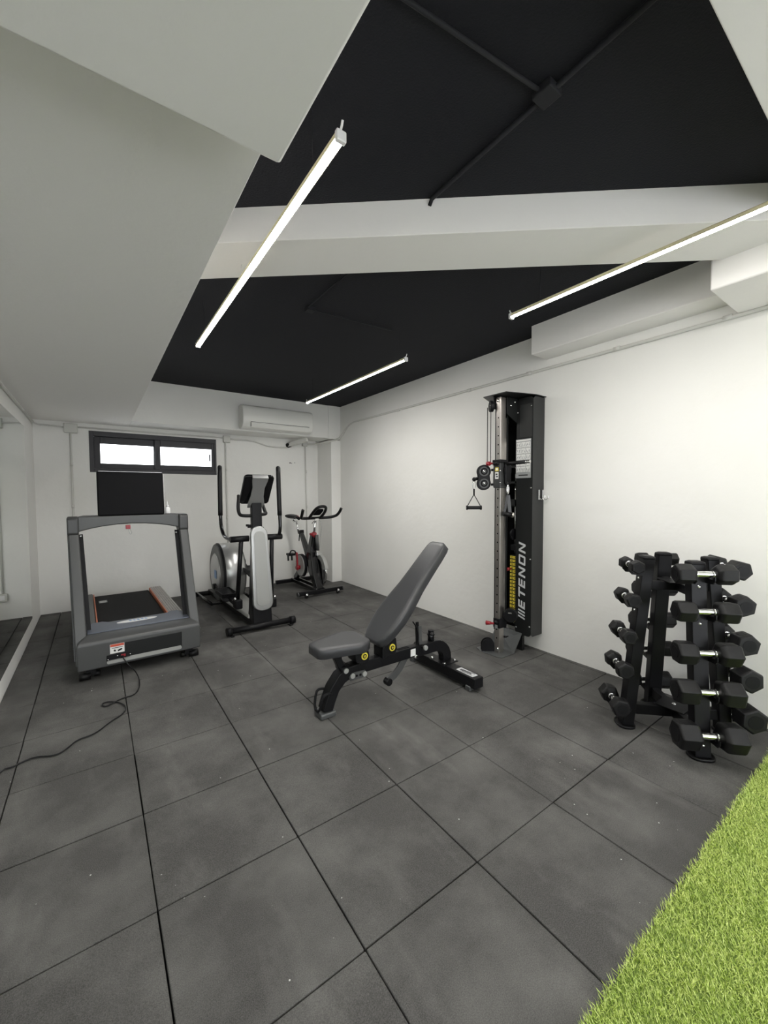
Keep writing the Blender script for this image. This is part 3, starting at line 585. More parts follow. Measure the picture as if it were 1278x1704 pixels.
bp_ = pad('backrest', [(0, .060), (.012, .088), (.05, .112), (.12, .132), (.20, .143), (.29, .141), (.38, .128), (.47, .113), (.60, .105), (.75, .099), (.83, .092), (.862, .080), (.876, .055)],
         ((1.475-1.15+.042, 0, .40-.042), us, (0, 1, 0)), .062, 'vinyl'); 
bp_.parent = K
# pad normal must point up-left
bs = pad('seat', [(0, .055), (.012, .078), (.04, .094), (.12, .113), (.20, .135), (.25, .148), (.285, .150), (.32, .135), (.352, .105), (.362, .08)], ((1.052-1.15, .0, .392), Vector((1, 0, .008)), (0, 1, 0)), .060, 'vinyl'); bs.parent = K
for o, nm in ((bp_, 'backrest_board'), (bs, 'seat_board')): pass
q = MB(); q.bar(Vector((.367, 0, .358))+us*.03, Vector((.367, 0, .358))+us*.62, .05, .03, up=(0, 1, 0)); bn(q, 'backrest_frame', 'steel_black', bevel=.003)
# main beam
b_ = MB(); b_.bar((.15, 0, .245), (.76, 0, .245), .058, .075); beam = bn(b_, 'main_beam', 'steel_black', bevel=.005)
q = MB(); q.box((.60, 0, .283), (.10, .030, .002)); bn(q, 'beam_slot', 'vdark', beam)
q = MB(); q.box((.672, -.0305, .245), (.045, .002, .05)); o = bn(q, 'rating_sticker', 'paper', beam)
# front curved leg
cv = [(.22, .245), (.15, .242), (.085, .215), (.035, .160), (.003, .09), (-.017, .035)]
rg = []
for i, (x, z) in enumerate(cv):
    a = cv[max(i-1, 0)]; c2_ = cv[min(i+1, len(cv)-1)]; tx, tz = c2_[0]-a[0], c2_[1]-a[1]; l = math.hypot(tx, tz); nx, nz = -tz/l, tx/l; h_ = .038 if i < 3 else .034
    rg.append([V(x-nx*h_, -.040, z-nz*h_), V(x+nx*h_, -.040, z+nz*h_), V(x+nx*h_, .040, z+nz*h_), V(x-nx*h_, .040, z-nz*h_)])
b_ = MB(); b_.loft(rg, smooth=False); leg = bn(b_, 'front_leg', 'steel_black', bevel=.006)
b_ = MB(); b_.box((-.018, 0, .017), (.105, .105, .034)); bn(b_, 'rubber_foot', 'ramp', leg, bevel=.008)
b_ = MB(); b_.tube([(.01, -.04, .145), (-.035, -.045, .155), (-.058, -.045, .140), (-.075, -.035, .045), (-.075, .035, .045), (-.058, .045, .140), (-.035, .045, .155), (.01, .04, .145)], .0085, 10, smooth=1); bn(b_, 'transport_handle', 'dark')
# seat support
b_ = MB(); b_.prism([(.0, .395), (.10, .395), (.095, .34), (.115, .295), (.135, .265), (.105, .245), (.07, .28), (.045, .34)], ((0, .022, 0), X_, Z_), .044); bn(b_, 'seat_arm', 'steel_black', bevel=.005)
b_ = MB(); b_.cyl((.105, -.05, .268), (.105, .05, .268), .022, 18).cyl((.155, -.048, .222), (.155, .048, .222), .02, 16); pv = bn(b_, 'seat_pivot', 'steel_black')
for x, z in ((.105, .268), (.152, .222), (.243, .212)):
    q = MB(); q.cyl((x, -.060, z), (x, -.048, z), .017, 18); bn(q, 'bolt_cap', 'silver_light', pv, bevel=.003)
b_ = MB(); b_.prism([(.14, .19), (.25, .19), (.268, .212), (.25, .235), (.15, .24), (.13, .215)], ((0, -.042, 0), X_, Z_), -.008 if False else .008); 
for x in (.185, .213): b_.cyl((x, -.0525, .214), (x, -.048, .214), .008, 12, mi=1)
bn(b_, 'adjusting_plate', ['tm_grey', 'vdark'], bevel=.001)
for cx_, cz_, nm in ((.223, .332, 'seat'), (.447, .338, 'back')):
    b_ = MB()
    if nm == 'seat': b_.prism([(-.055, .055), (.045, .055), (.06, .0), (.055, -.045), (.01, -.055), (-.04, -.035), (-.05, .0)], ((cx_, .055, cz_), X_, Z_), .110)
    else: b_.prism([(-.05, .03), (.055, .06), (.065, -.02), (.045, -.055), (-.06, -.065), (-.06, -.0)], ((cx_, .055, cz_), X_, Z_), .110)
    br = bn(b_, 'hinge_bracket', 'dark', bevel=.006)
    q = MB(); q.cyl((cx_+.018, -.061, cz_+.0), (cx_+.018, -.052, cz_+.0), .024, 24); q.cyl((cx_+.018, -.0625, cz_), (cx_+.018, -.060, cz_), .015, 20, mi=1).cyl((cx_+.018, -.064, cz_), (cx_+.018, -.062, cz_), .0075, 16, mi=0).cyl((cx_+.018, -.0655, cz_), (cx_+.018, -.0635, cz_), .003, 8, mi=1)
    bn(q, 'hinge_cap', ['yellow', 'dark'], br)
    q = MB(); q.box((cx_+.03, 0, cz_-.065), (.05, .05, .03)); bn(q, 'hinge_base', 'silver', br, bevel=.004)
# rear: arch, cross bar, peg
ar = [(.72, .245), (.80, .240), (.86, .240), (.90, .240)]+[(.90+.115*math.cos(math.radians(a)), .125+.115*math.sin(math.radians(a))) for a in (75, 60, 45, 30, 15, 2)]+[(1.015, .105)]
rg = []
for i, (x, z) in enumerate(ar):
    a = ar[max(i-1, 0)]; c2_ = ar[min(i+1, len(ar)-1)]; tx, tz = c2_[0]-a[0], c2_[1]-a[1]; l = math.hypot(tx, tz); nx, nz = -tz/l, tx/l; h_ = .041
    rg.append([V(x-nx*h_, -.030, z-nz*h_), V(x+nx*h_, -.030, z+nz*h_), V(x+nx*h_, .030, z+nz*h_), V(x-nx*h_, .030, z-nz*h_)])
b_ = MB(); b_.loft(rg, smooth=False); arch = bn(b_, 'rear_arch', 'steel_black', bevel=.005)
b_ = MB(); b_.box((1.0, 0, .101), (.15, .17, .008)); pt = bn(b_, 'mounting_plate', 'steel_black', arch, bevel=.002)
for sx in (-1, 1):
    for sy in (-1, 1):
        q = MB(); q.ball((1.0+sx*.055, sy*.066, .110), .011, (1, 1, .7)); bn(q, 'bolt', 'chrome', arch)
b_ = MB(); b_.bar((.985, -.37, .062), (.985, .33, .062), .09, .075); cb = bn(b_, 'cross_bar', 'steel_black', bevel=.006)
b_ = MB(); b_.box((.985, -.255, .1005), (.055, .16, .002)); lg = bn(b_, 'name_plate', 'logo', cb)
b_ = MB(); b_.box((.998, -.255, .102), (.005, .12, .0015), (0, 0, .12)).box((.984, -.245, .102), (.010, .10, .0015), (0, 0, .12)).box((.970, -.26, .102), (.004, .10, .0015), (0, 0, .12)); bn(b_, 'plate_lettering', 'dark', cb)
for s in (-1, 1):
    b_ = MB(); b_.box((.95, s*.31, .018), (.035, .045, .036)); bn(b_, 'rubber_foot', 'ramp', cb, bevel=.006)
    b_ = MB(); b_.cyl((1.05, s*.27-.014, .050), (1.05, s*.27+.014, .050), .032, 20); w_ = bn(b_, 'wheel', 'dark', cb)
    q = MB(); q.ball((1.05, s*.27-.018, .05), .014); bn(q, 'wheel_bolt', 'chrome', w_)
    q = MB(); q.box((1.038, s*.27, .06), (.02, .045, .03)); bn(q, 'wheel_bracket', 'dark', w_)
b_ = MB(); b_.cyl((.87, 0, .270), (.87, 0, .350), .0245, 20); b_.cyl((.87, 0, .325), (.87, 0, .337), .030, 20); pg = bn(b_, 'storage_peg', 'gloss_black', arch)
q = MB(); q.cyl((.87, 0, .347), (.87, 0, .362), .022, 20); bn(q, 'peg_cap', 'dark', pg, bevel=.003)
b_ = MB(); b_.cyl((.763, -.055, .268), (.763, .055, .268), .013, 16); lp = bn(b_, 'locking_pin', 'dark')
q = MB(); q.cyl((.763, -.070, .268), (.763, -.052, .268), .018, 20); bn(q, 'pin_cap', 'silver_light', lp, bevel=.003)
b_ = MB(); b_.cyl((.70, -.045, .208), (.70, .045, .208), .014, 16); bn(b_, 'frame_bolt', 'chrome')
# ladder supports for backrest
for s in (-1, 1):
    b_ = MB(); b_.bar((.755, s*.018, .25), (.745, s*.018, .42), .006, .030, up=X_); 
    bn(b_, 'support_rail', 'tm_grey', bevel=.001)
b_ = MB(); b_.tube([(.67, -.03, .47), (.705, -.035, .42), (.72, -.035, .36), (.71, -.03, .29)], .005, 8, smooth=2); bn(b_, 'support_cable', 'dark')
b_ = MB(); b_.bar((.745, 0, .285), (.735, 0, .45), .022, .015, up=Y_); bn(b_, 'backrest_strut', 'steel_black', bevel=.003)
b_ = MB(); lv = [(.63, .23), (.60, .19), (.565, .145), (.52, .11), (.465, .088)]
rg = []
for i, (x, z) in enumerate(lv):
    a = lv[max(i-1, 0)]; c2_ = lv[min(i+1, len(lv)-1)]; tx, tz = c2_[0]-a[0], c2_[1]-a[1]; l = math.hypot(tx, tz); nx, nz = -tz/l, tx/l; h_ = .026
    rg.append([V(x-nx*h_, -.012, z-nz*h_), V(x+nx*h_, -.012, z+nz*h_), V(x+nx*h_, .004, z+nz*h_), V(x-nx*h_, .004, z-nz*h_)])
b_.loft(rg, smooth=False); lev = bn(b_, 'hanging_lever', 'tm_grey', bevel=.002)
q = MB(); q.cyl((.46, -.035, .086), (.46, .01, .086), .026, 18); bn(q, 'lever_knob', 'gloss_black', lev, bevel=.004)

# ------------------------------------------------------------------ wall mounted cable tower
W_ = thing('cable_tower', 'tall black and chrome wall mounted cable pulley tower with a weight stack', 'cable machine', (0, 0, 0))
def ct(mb, name, m, parent=None, **k): return mb.build(name, m, parent or W_, **k)
HX0, HX1, HY0, HY1, HZ0, HZ1 = 3.0, XR-.002, 2.045, 2.44, .145, 2.20
# housing: two side cheeks and front panels around an open weight slot
b_ = MB(); b_.prism([(HX1, HZ0+.0), (HX0+.03, HZ0+.0), (HX0, HZ0+.03), (HX0, HZ1-.03), (HX0+.03, HZ1), (HX1, HZ1)], ((0, HY0+.004, 0), (1, 0, 0), (0, 0, 1)), -.004)
side = ct(b_, 'side_cover', 'housing_panel', bevel=.003)
b_ = MB(); b_.box((3.14, (HY0+HY1)/2, (HZ0+HZ1)/2), (.05, HY1-HY0-.01, HZ1-HZ0-.02)); ct(b_, 'back_panel', 'housing')
b_ = MB(); b_.box((3.085, HY1-.004, (HZ0+HZ1)/2), (.165, .006, HZ1-HZ0-.03)); ct(b_, 'far_side_cover', 'housing', bevel=.003)
b_ = MB(); b_.prism(rrect(.162, HZ1-HZ0, .035, 5, 0, (HZ0+HZ1)/2), ((HX0+.006, HY0+.082, 0), (0, -1, 0), (0, 0, 1)), .006); fp = ct(b_, 'front_panel', 'housing', bevel=.002)
b_ = MB(); b_.box((HX0+.003, (2.30+HY1)/2, (HZ0+HZ1)/2), (.006, HY1-2.30, HZ1-HZ0-.06)); fp2 = ct(b_, 'front_panel', 'housing', bevel=.002)
b_ = MB(); b_.box((HX0-.001, HY0+.070, 2.00), (.003, .120, .28)); ct(b_, 'upper_cover', 'housing_panel', fp, bevel=.001)
# exercise chart
b_ = MB(); cx_ = HY0+.090; ch_t, ch_b, cw = 1.848, 1.515, .148
b_.box((HX0-.004, cx_, (ch_t+ch_b)/2), (.003, cw, ch_t-ch_b), mi=0)
rw = .262/5
b_.box((HX0-.006, cx_, ch_t-.012), (.001, cw-.006, .014), mi=1)
for r_ in range(5):
    for c_ in range(3):
        yy = cx_+(c_-1)*.047; zz = ch_t-.024-rw*(r_+.5)
        b_.box((HX0-.006, yy, zz), (.001, .043, rw-.004), mi=1)
        rr_ = random.Random(r_*3+c_)
        for q_ in (-.010, .010):
            b_.box((HX0-.0068, yy+q_, zz+rr_.uniform(-.004, .004)), (.0006, .004, .026), (rr_.uniform(-.5, .5), 0, 0), mi=2)
            b_.box((HX0-.0068, yy+q_+rr_.uniform(-.004, .004), zz+rr_.uniform(-.01, .008)), (.0006, .011, .004), (rr_.uniform(-.6, .6), 0, 0), mi=2)
        b_.box((HX0-.0068, yy, zz-rw/2+.006), (.0006, .030, .0025), mi=2)
b_.box((HX0-.006, cx_, ch_b+.045), (.001, .075, .003), mi=2).box((HX0-.006, cx_, ch_b+.024), (.001, .090, .011), mi=3)
o = ct(b_, 'exercise_chart', ['label_grey', 'paper', 'label_grey', 'tm_grey2'], fp); o['label'] = 'white exercise chart with small figures'
# lettering /// E T E N O N running upwards along the front panel
def stroke_letters():
    mb = MB(); Hh = .066; y0 = HY0+.138; xw = -HX0
    # local axes: u runs up the panel (world z), v runs across: top of letters towards larger Y
    def poly(pts, u0):
        sh = .28
        P_ = [V(HX0-.0015, y0-.078+ (1-v)*0+v*Hh, u0+u+sh*0) for u, v in pts]
        vs_ = [mb.bm.verts.new((HX0-.0022, HY0+.062+v*Hh, u0+u+v*Hh*.30)) for u, v in pts]; mb.bm.faces.new(vs_)
        vb = [mb.bm.verts.new((HX0+.0005, v_.co.y, v_.co.z)) for v_ in vs_]
        for i in range(len(vs_)): mb.bm.faces.new((vs_[i], vs_[(i+1) % len(vs_)], vb[(i+1) % len(vs_)], vb[i]))
    t = .20; tu = .017
    def E(u): poly([(0, 0), (tu, 0), (tu, 1), (0, 1)], u); [poly([(tu, v0), (.062, v0), (.062, v0+t), (tu, v0+t)], u) for v0 in (0, .40, .80)]
    def T(u): poly([(0, .80), (.082, .80), (.082, 1), (0, 1)], u); poly([(.032, 0), (.050, 0), (.050, .80), (.032, .80)], u)
    def N(u): poly([(0, 0), (tu, 0), (tu, 1), (0, 1)], u); poly([(.062, 0), (.079, 0), (.079, 1), (.062, 1)], u); poly([(tu, 1), (tu, .72), (.062, 0), (.062, .28)], u)
    def O(u):
        poly([(0, .08), (.006, 0), (.073, 0), (.079, .08), (.079, t), (0, t)], u); poly([(0, 1-t), (.079, 1-t), (.079, .92), (.073, 1), (.006, 1), (0, .92)], u)
        poly([(0, t), (tu, t), (tu, 1-t), (0, 1-t)], u); poly([(.062, t), (.079, t), (.079, 1-t), (.062, 1-t)], u)
    u = .285
    for w1 in (.013, .013, .013): poly([(0, 0), (w1, 0), (w1, 1), (0, 1)], u); u += .027
    u += .006
    for fn, w1 in ((E, .088), (T, .094), (E, .088), (N, .104), (O, .104), (N, .1)): fn(u); u += w1
    return mb
LET = stroke_letters(); 
bmesh.ops.scale(LET.bm, vec=(1, 1, 1.02), verts=LET.bm.verts, space=Matrix.Translation((0, 0, -.285)))
# letters read bottom-up: mirror v so their tops face away from the camera side
for v in LET.bm.verts: v.co.y = v.co.y
ct(LET, 'lettering', 'logo', fp)
# screws
for y, z in ((2.06, .235), (2.195, .20), (2.06, 1.43), (2.06, .82), (2.065, 2.12), (2.20, 2.08), (2.43, .24), (2.43, .80), (2.43, 1.45), (2.32, .19)):
    q = MB(); q.ball((HX0-.001, y, z), .0075, (.5, 1, 1)); ct(q, 'screw', 'chrome')
# weight stack with numbered yellow labels, guide rods, selector pin
for k in range(19):
    z = .232+k*.0315
    q = MB(); q.box((3.07, 2.249, z+.0145), (.10, .085, .027)); pl_ = ct(q, 'weight_plate', 'dark', bevel=.0015)
    q = MB(); q.box((3.019, 2.248, z+.0145), (.001, .058, .022)); q.box((3.018, 2.255, z+.0145), (.001, .020, .015), mi=1).box((3.0172, 2.255, z+.0145), (.001, .009, .008), mi=0).box((3.018, 2.226, z+.0145), (.001, .006, .012), mi=1); ct(q, 'weight_label', ['yellow', 'dark'], pl_)
q = MB(); q.box((3.07, 2.249, .90), (.09, .07, .05)); q.cyl((3.07, 2.249, .92), (3.07, 2.249, .99), .014, 12); ct(q, 'top_weight', 'dark', bevel=.003)
q = MB(); q.cyl((3.02, 2.262, .71), (2.985, 2.262, .71), .006, 10).cyl((2.987, 2.262, .71), (2.955, 2.262, .71), .014, 14); o = ct(q, 'selector_pin', 'red')
for y in (2.232, 2.270):
    q = MB(); q.cyl((3.075, y, .2), (3.075, y, 2.12), .007, 12); ct(q, 'guide_rod', 'chrome')
q = MB(); q.cyl((3.07, 2.249, .98), (3.07, 2.249, 2.10), .003, 8); ct(q, 'stack_cable', 'dark')
q = MB(); q.cyl((3.02, 2.238, 1.02), (3.02, 2.250, 1.02), .05, 24); ct(q, 'stack_pulley', 'dark', bevel=.003)
for z in (1.30, 1.48, 1.62):
    q = MB(); q.box((3.03, 2.262, z), (.03, .06, .02 if z > 1.4 else .06)); ct(q, 'cross_brace', 'housing')
# top bracket
b_ = MB(); b_.prism([(2.735, 2.355), (2.735, 2.12), (2.80, 2.10), (3.02, 2.035), (HX1, 2.035), (HX1, 2.43), (2.90, 2.43)], ((0, 0, 2.205), (1, 0, 0), (0, 1, 0)), .006); tb_ = ct(b_, 'top_plate', 'housing')
b_ = MB(); b_.box((2.93, 2.205, 2.13), (.24, .008, .145)).box((2.93, 2.285, 2.13), (.24, .008, .145)); 
q1 = MB(); q1.prism([(2.86, 2.20), (3.0, 2.20), (3.0, 1.99), (2.86, 2.06)], ((0, 2.204, 0), X_, Z_), -.008); ct(q1, 'bracket_cheek', 'housing', tb_, bevel=.002)
q1 = MB(); q1.prism([(2.86, 2.20), (3.0, 2.20), (3.0, 1.99), (2.86, 2.06)], ((0, 2.290, 0), X_, Z_), .008); ct(q1, 'bracket_cheek', 'housing', tb_, bevel=.002)
b_.bm.free()
for x, y, z in ((2.90, 2.195, 2.13), (2.95, 2.195, 2.165)):
    q = MB(); q.ball((x, y, z), .010); ct(q, 'bolt', 'chrome', tb_)
q = MB(); q.cyl((2.775, 2.32, 2.13), (2.80, 2.302, 2.13), .048, 28); tp = ct(q, 'top_pulley', 'dark', bevel=.004)
q = MB(); q.box((2.80, 2.285, 2.16), (.06, .008, .09)); q.box((2.79, 2.34, 2.17), (.05, .006, .07)); q.bm.free()
q = MB(); q.prism([(2.775, 2.10), (2.835, 2.10), (2.835, 2.205), (2.775, 2.205)], ((0, 2.275, 0), X_, Z_), -.008); ct(q, 'pulley_bracket', 'housing', tp, bevel=.002)
q = MB(); q.ball((2.768, 2.300, 2.135), .008); ct(q, 'bolt', 'chrome', tp)
# pole with adjustment holes
PX0, PX1, PY0, PY1 = 2.79, 2.855, 2.212, 2.262
b_ = MB(); b_.box(((PX0+PX1)/2, (PY0+PY1)/2, 1.10), (PX1-PX0, PY1-PY0, 2.19)); pole = ct(b_, 'pole', 'brushed', bevel=.004)
for k in range(28):
    z = 2.022-.0755*k
    if z < .10: break
    q = MB(); q.cyl((PX0-.001, (PY0+PY1)/2, z), (PX0+.004, (PY0+PY1)/2, z), .0065, 12); ct(q, 'hole', 'vdark', pole)
b_ = MB(); b_.box((2.83, 2.272, 1.20), (.06, .012, 2.0)); ct(b_, 'pole_guide', 'housing')
b_ = MB(); b_.box((2.905, 2.245, 1.20), (.016, .028, 2.0)); ct(b_, 'rear_rail', 'housing')
b_ = MB(); b_.box((2.882, 2.240, 1.18), (.024, .012, 1.7)); ct(b_, 'chrome_rail', 'brushed')
q = MB(); q.ball((2.786, 2.238, 2.165), .012); ct(q, 'bolt', 'chrome', pole)
# base plate with ramp
b_ = MB(); b_.prism([(2.715, 2.365), (2.705, 2.345), (2.715, 2.16), (2.735, 2.135), (2.90, 2.135), (2.93, 2.42), (2.74, 2.42)], ((0, 0, .001), X_, Y_), .006); bp2 = ct(b_, 'base_plate', 'ramp', bevel=.002)
b_ = MB(); b_.loft([[V(2.895, 2.135, .001), V(2.93, 2.42, .001), V(2.93, 2.42, .007), V(2.895, 2.135, .007)], [V(3.005, 2.135, .155), V(3.005, 2.42, .155), V(3.005, 2.42, .163), V(3.001, 2.135, .163)]], smooth=False); ct(b_, 'ramp_plate', 'ramp', bp2)
b_ = MB(); b_.box((3.03, 2.28, .075), (.03, .28, .15)); ct(b_, 'rear_foot', 'housing', bp2)
b_ = MB(); b_.prism([(2.858, .007), (2.898, .007), (2.858, .075)], ((0, 2.244, 0), X_, Z_), -.008); ct(b_, 'pole_gusset', 'ramp', bp2)
q = MB(); q.ball((2.785, 2.222, .045), .013); ct(q, 'bolt', 'chrome', bp2)
q = MB(); q.cyl((2.87, 2.20, .135), (2.87, 2.245, .135), .008, 10).cyl((2.855, 2.205, .135), (2.90, 2.205, .135), .006, 10); ct(q, 'pole_pin', 'dark', bp2)
n_ = Vector((-.62, -.78, 0)).normalized(); tt_ = Vector((-n_.y, n_.x, 0))
def disc(c, r, th, n=28, mi=0, mb=None):
    mb = mb or MB(); c = Vector(c); mb.cyl(c-n_*th/2, c+n_*th/2, r, n, mi); return mb
q = MB(); fr_ = [(-.055, 0), (-.055, .055)]+[(.055*math.cos(math.radians(a)), .055+.055*math.sin(math.radians(a))) for a in range(180, -1, -20)]+[(.055, 0)]
c0 = Vector((2.765, 2.315, .007)); q.prism(fr_, (c0-n_*.022, tt_, Z_), .006); q.prism(fr_, (c0+n_*.016, tt_, Z_), .006)
fpb = ct(q, 'floor_pulley_bracket', 'dark', bevel=.001)
q = disc((2.765, 2.315, .062), .042, .022); ct(q, 'floor_pulley', 'vdark', fpb, bevel=.004)
# sliding carriage
b_ = MB(); b_.box((2.815, 2.237, 1.548), (.085, .074, .235)); car = ct(b_, 'carriage', 'tm_grey2', bevel=.006)
q = MB(); q.box((2.815, 2.237, 1.655), (.10, .085, .03)); ct(q, 'carriage_collar', 'dark', car, bevel=.006)
q = MB(); q.box((2.7715, 2.235, 1.588), (.001, .034, .032)); q.box((2.771, 2.235, 1.588), (.001, .022, .018), mi=1); ct(q, 'height_sticker', ['yellow', 'paper'], car)
q = MB(); q.box((2.7715, 2.235, 1.535), (.001, .034, .056)); q.box((2.771, 2.237, 1.545), (.001, .020, .014), mi=1).box((2.771, 2.233, 1.525), (.001, .022, .012), mi=1); ct(q, 'caution_sticker', ['paper', 'tm_grey2'], car)
for y, z in ((2.215, 1.575), (2.215, 1.475)):
    q = MB(); q.ball((2.775, y-.012, z), .007); ct(q, 'bolt', 'chrome', car)
q = MB(); q.cyl((2.775, 2.237, 1.636), (2.755, 2.262, 1.636), .016, 16).ball((2.775, 2.232, 1.636), .020); ct(q, 'plunger_body', 'dark', car)
q = MB(); q.cyl((2.765, 2.262, 1.638), (2.752, 2.318, 1.640), .009, 12).cyl((2.758, 2.296, 1.639), (2.751, 2.326, 1.640), .018, 16); ct(q, 'plunger_knob', 'red', car)
q = MB(); q.cyl((2.83, 2.20, 1.632), (2.86, 2.02, 1.640), .015, 16); lv_ = ct(q, 'side_grip', 'rubber', car)
q = MB(); q.cyl((2.86, 2.02, 1.640), (2.866, 1.975, 1.642), .014, 16); ct(q, 'grip_end', 'chrome', lv_, bevel=.004)
# double pulley swivelled to the left
pc = Vector((2.765, 2.372, 1.523))
q = MB(); pl = [(-.028, -.085), (.028, -.085)]+[(x, y) for x, y in arc(0, -.055, .058, -60, 60, 8)]+[(x, y) for x, y in arc(0, .055, .058, -50, 240, 18)]+[(x, y) for x, y in arc(0, -.055, .058, 120, 240, 8)]
pl = [(.058*math.cos(math.radians(a)), .052+.058*math.sin(math.radians(a))) for a in range(-35, 216, 12)]+[(.058*math.cos(math.radians(a)), -.052+.058*math.sin(math.radians(a))) for a in range(145, 396, 12)]
q.prism(pl, (pc-n_*.024, tt_, Z_), .007); q.prism(pl, (pc+n_*.017, tt_, Z_), .007); 
sw = ct(q, 'pulley_housing', 'dark', bevel=.0015)
for dz in (-.052, .052):
    q = disc(pc+Vector((0, 0, dz)), .047, .028); pu = ct(q, 'pulley', 'vdark', sw, bevel=.005)
    q = MB(); q.ball(pc+Vector((0, 0, dz))+n_*.027, .013, (.8, .8, 1)); ct(q, 'axle_bolt', 'chrome', pu)
    q = MB(); c3_ = pc+Vector((0, 0, dz))+n_*.0245
    q.prism(arc(0, 0, .042, 0, 360, 24)[:-1], (c3_-n_*.001, tt_, Z_), .002); q.prism(arc(0, 0, .030, 0, 360, 24)[:-1], (c3_+n_*.001, tt_, Z_), .001, mi=1); q.prism(arc(0, 0, .018, 0, 360, 20)[:-1], (c3_+n_*.002, tt_, Z_), .001, mi=0); ct(q, 'pulley_face', ['tm_grey2', 'vdark'], pu)
q = MB(); q.cyl((2.79, 2.275, 1.44), (2.79, 2.275, 1.60), .010, 12); q.bar((2.785, 2.30, 1.585), (2.785, 2.262, 1.585), .02, .02).bar((2.785, 2.30, 1.46), (2.785, 2.262, 1.46), .02, .02); ct(q, 'swivel_hinge', 'dark', sw)
q = MB(); q.cyl((2.755, 2.43, 1.515), (2.752, 2.46, 1.512), .014, 14).ball((2.752, 2.468, 1.51), .019); ct(q, 'cable_stop', 'rubber', sw)
# second pulley seen edge-on, with its cable stop
q = MB(); q.box((2.85, 2.185, 1.545), (.075, .022, .17)); sw2 = ct(q, 'pulley_housing', 'dark', bevel=.010, seg=3)
q = MB(); q.cyl((2.85, 2.180, 1.58), (2.85, 2.192, 1.58), .05, 24); ct(q, 'pulley', 'vdark', sw2, bevel=.003)
q = MB(); q.ball((2.83, 2.178, 1.465), .018); ct(q, 'cable_stop', 'rubber', sw2)
# cables
q = MB(); q.tube([(2.768, 2.335, 2.12), (2.768, 2.335, 1.60)], .0032, 8); ct(q, 'upper_cable', 'dark')
q = MB(); q.tube([(2.768, 2.300, 2.12), (2.768, 2.300, 1.64)], .0032, 8); ct(q, 'front_cable', 'dark')
# lower pulley and red pin
q = MB(); q.cyl((2.86, 2.155, .335), (2.895, 2.175, .335), .060, 30); lp_ = ct(q, 'lower_pulley', 'dark', bevel=.006)
q = MB(); q.box((2.856, 2.152, .36), (.004, .03, .010), (0, 0, .5)); ct(q, 'pulley_highlight', 'chrome', lp_)  # chrome sliver stands in for a glint on the pulley
q = MB(); q.box((2.825, 2.237, .265), (.085, .07, .085)); lc = ct(q, 'lower_collar', 'dark', bevel=.006)
q = MB(); q.ball((2.775, 2.232, .275), .018); ct(q, 'plunger_body', 'dark', lc)
q = MB(); q.cyl((2.77, 2.25, .262), (2.755, 2.285, .258), .010, 12).tube([(2.76, 2.275, .260), (2.745, 2.315, .256)], [.013, .020], 16); ct(q, 'plunger_knob', 'red', lc)
q = MB(); q.box((2.781, 2.237, .235), (.001, .03, .03)); ct(q, 'number_sticker', 'label_grey', lc)
# hooks on the side cover
for x in (3.085, 3.14):
    q = MB(); q.box((x, HY0-.006, 1.372), (.014, .005, .085)); q.tube([(x, HY0-.008, 1.340), (x+.004, HY0-.035, 1.325), (x+.012, HY0-.05, 1.345), (x+.016, HY0-.052, 1.365)], .004, 8, smooth=1); ct(q, 'hook', 'chrome', side, bevel=.001)

# handles hanging from the pulleys
t = thing('stirrup_handle', 'black triangular stirrup handle hanging left of the cable tower', 'handle', (2.752, 2.47, 1.50))
a_ = tt_*1
def P2(u, z): return a_*u+Vector((0, 0, z))
q = MB(); q.tube([P2(0, 0), P2(.014, -.02), P2(.012, -.065), P2(0, -.08), P2(-.012, -.065), P2(-.014, -.02), P2(0, 0)], .0032, 8, smooth=2); q.build('carabiner', 'chrome', t)
q = MB(); q.bar(P2(0, -.075), P2(0, -.13), .012, .008); q.bar(P2(0, -.125), P2(-.062, -.235), .010, .006).bar(P2(0, -.125), P2(.062, -.235), .010, .006); st_ = q.build('strap', 'dark', t)
q = MB(); q.cyl(P2(-.062, -.243), P2(.062, -.243), .0155, 18); gp = q.build('grip', 'rubber', t, bevel=.002)
for s in (-1, 1):
    q = MB(); q.cyl(P2(s*.055, -.243), P2(s*.068, -.243), .020, 18); q.build('grip_end', 'dark', gp)
t = thing('stirrup_handle', 'black strap handle hanging edge-on in front of the cable tower pole', 'handle', (2.83, 2.165, 1.455))
q = MB(); q.tube([(0, 0, 0), (.010, 0, -.02), (.010, 0, -.06), (0, 0, -.08), (-.012, 0, -.06), (-.012, 0, -.02), (0, 0, 0)], .0055, 8, smooth=2); q.build('carabiner', 'chrome', t)
q = MB(); q.bar((-.004, 0, -.085), (-.030, .01, -.235), .006, .018).bar((.004, 0, -.085), (.018, -.01, -.245), .006, .028); q.build('strap', 'vinyl', t)
q = MB(); q.cyl((-.040, .02, -.243), (.030, -.02, -.252), .020, 18); gp = q.build('grip', 'rubber', t)
q = MB(); q.cyl((.026, -.018, -.252), (.040, -.026, -.254), .023, 20); q.build('grip_end', 'brushed', gp)

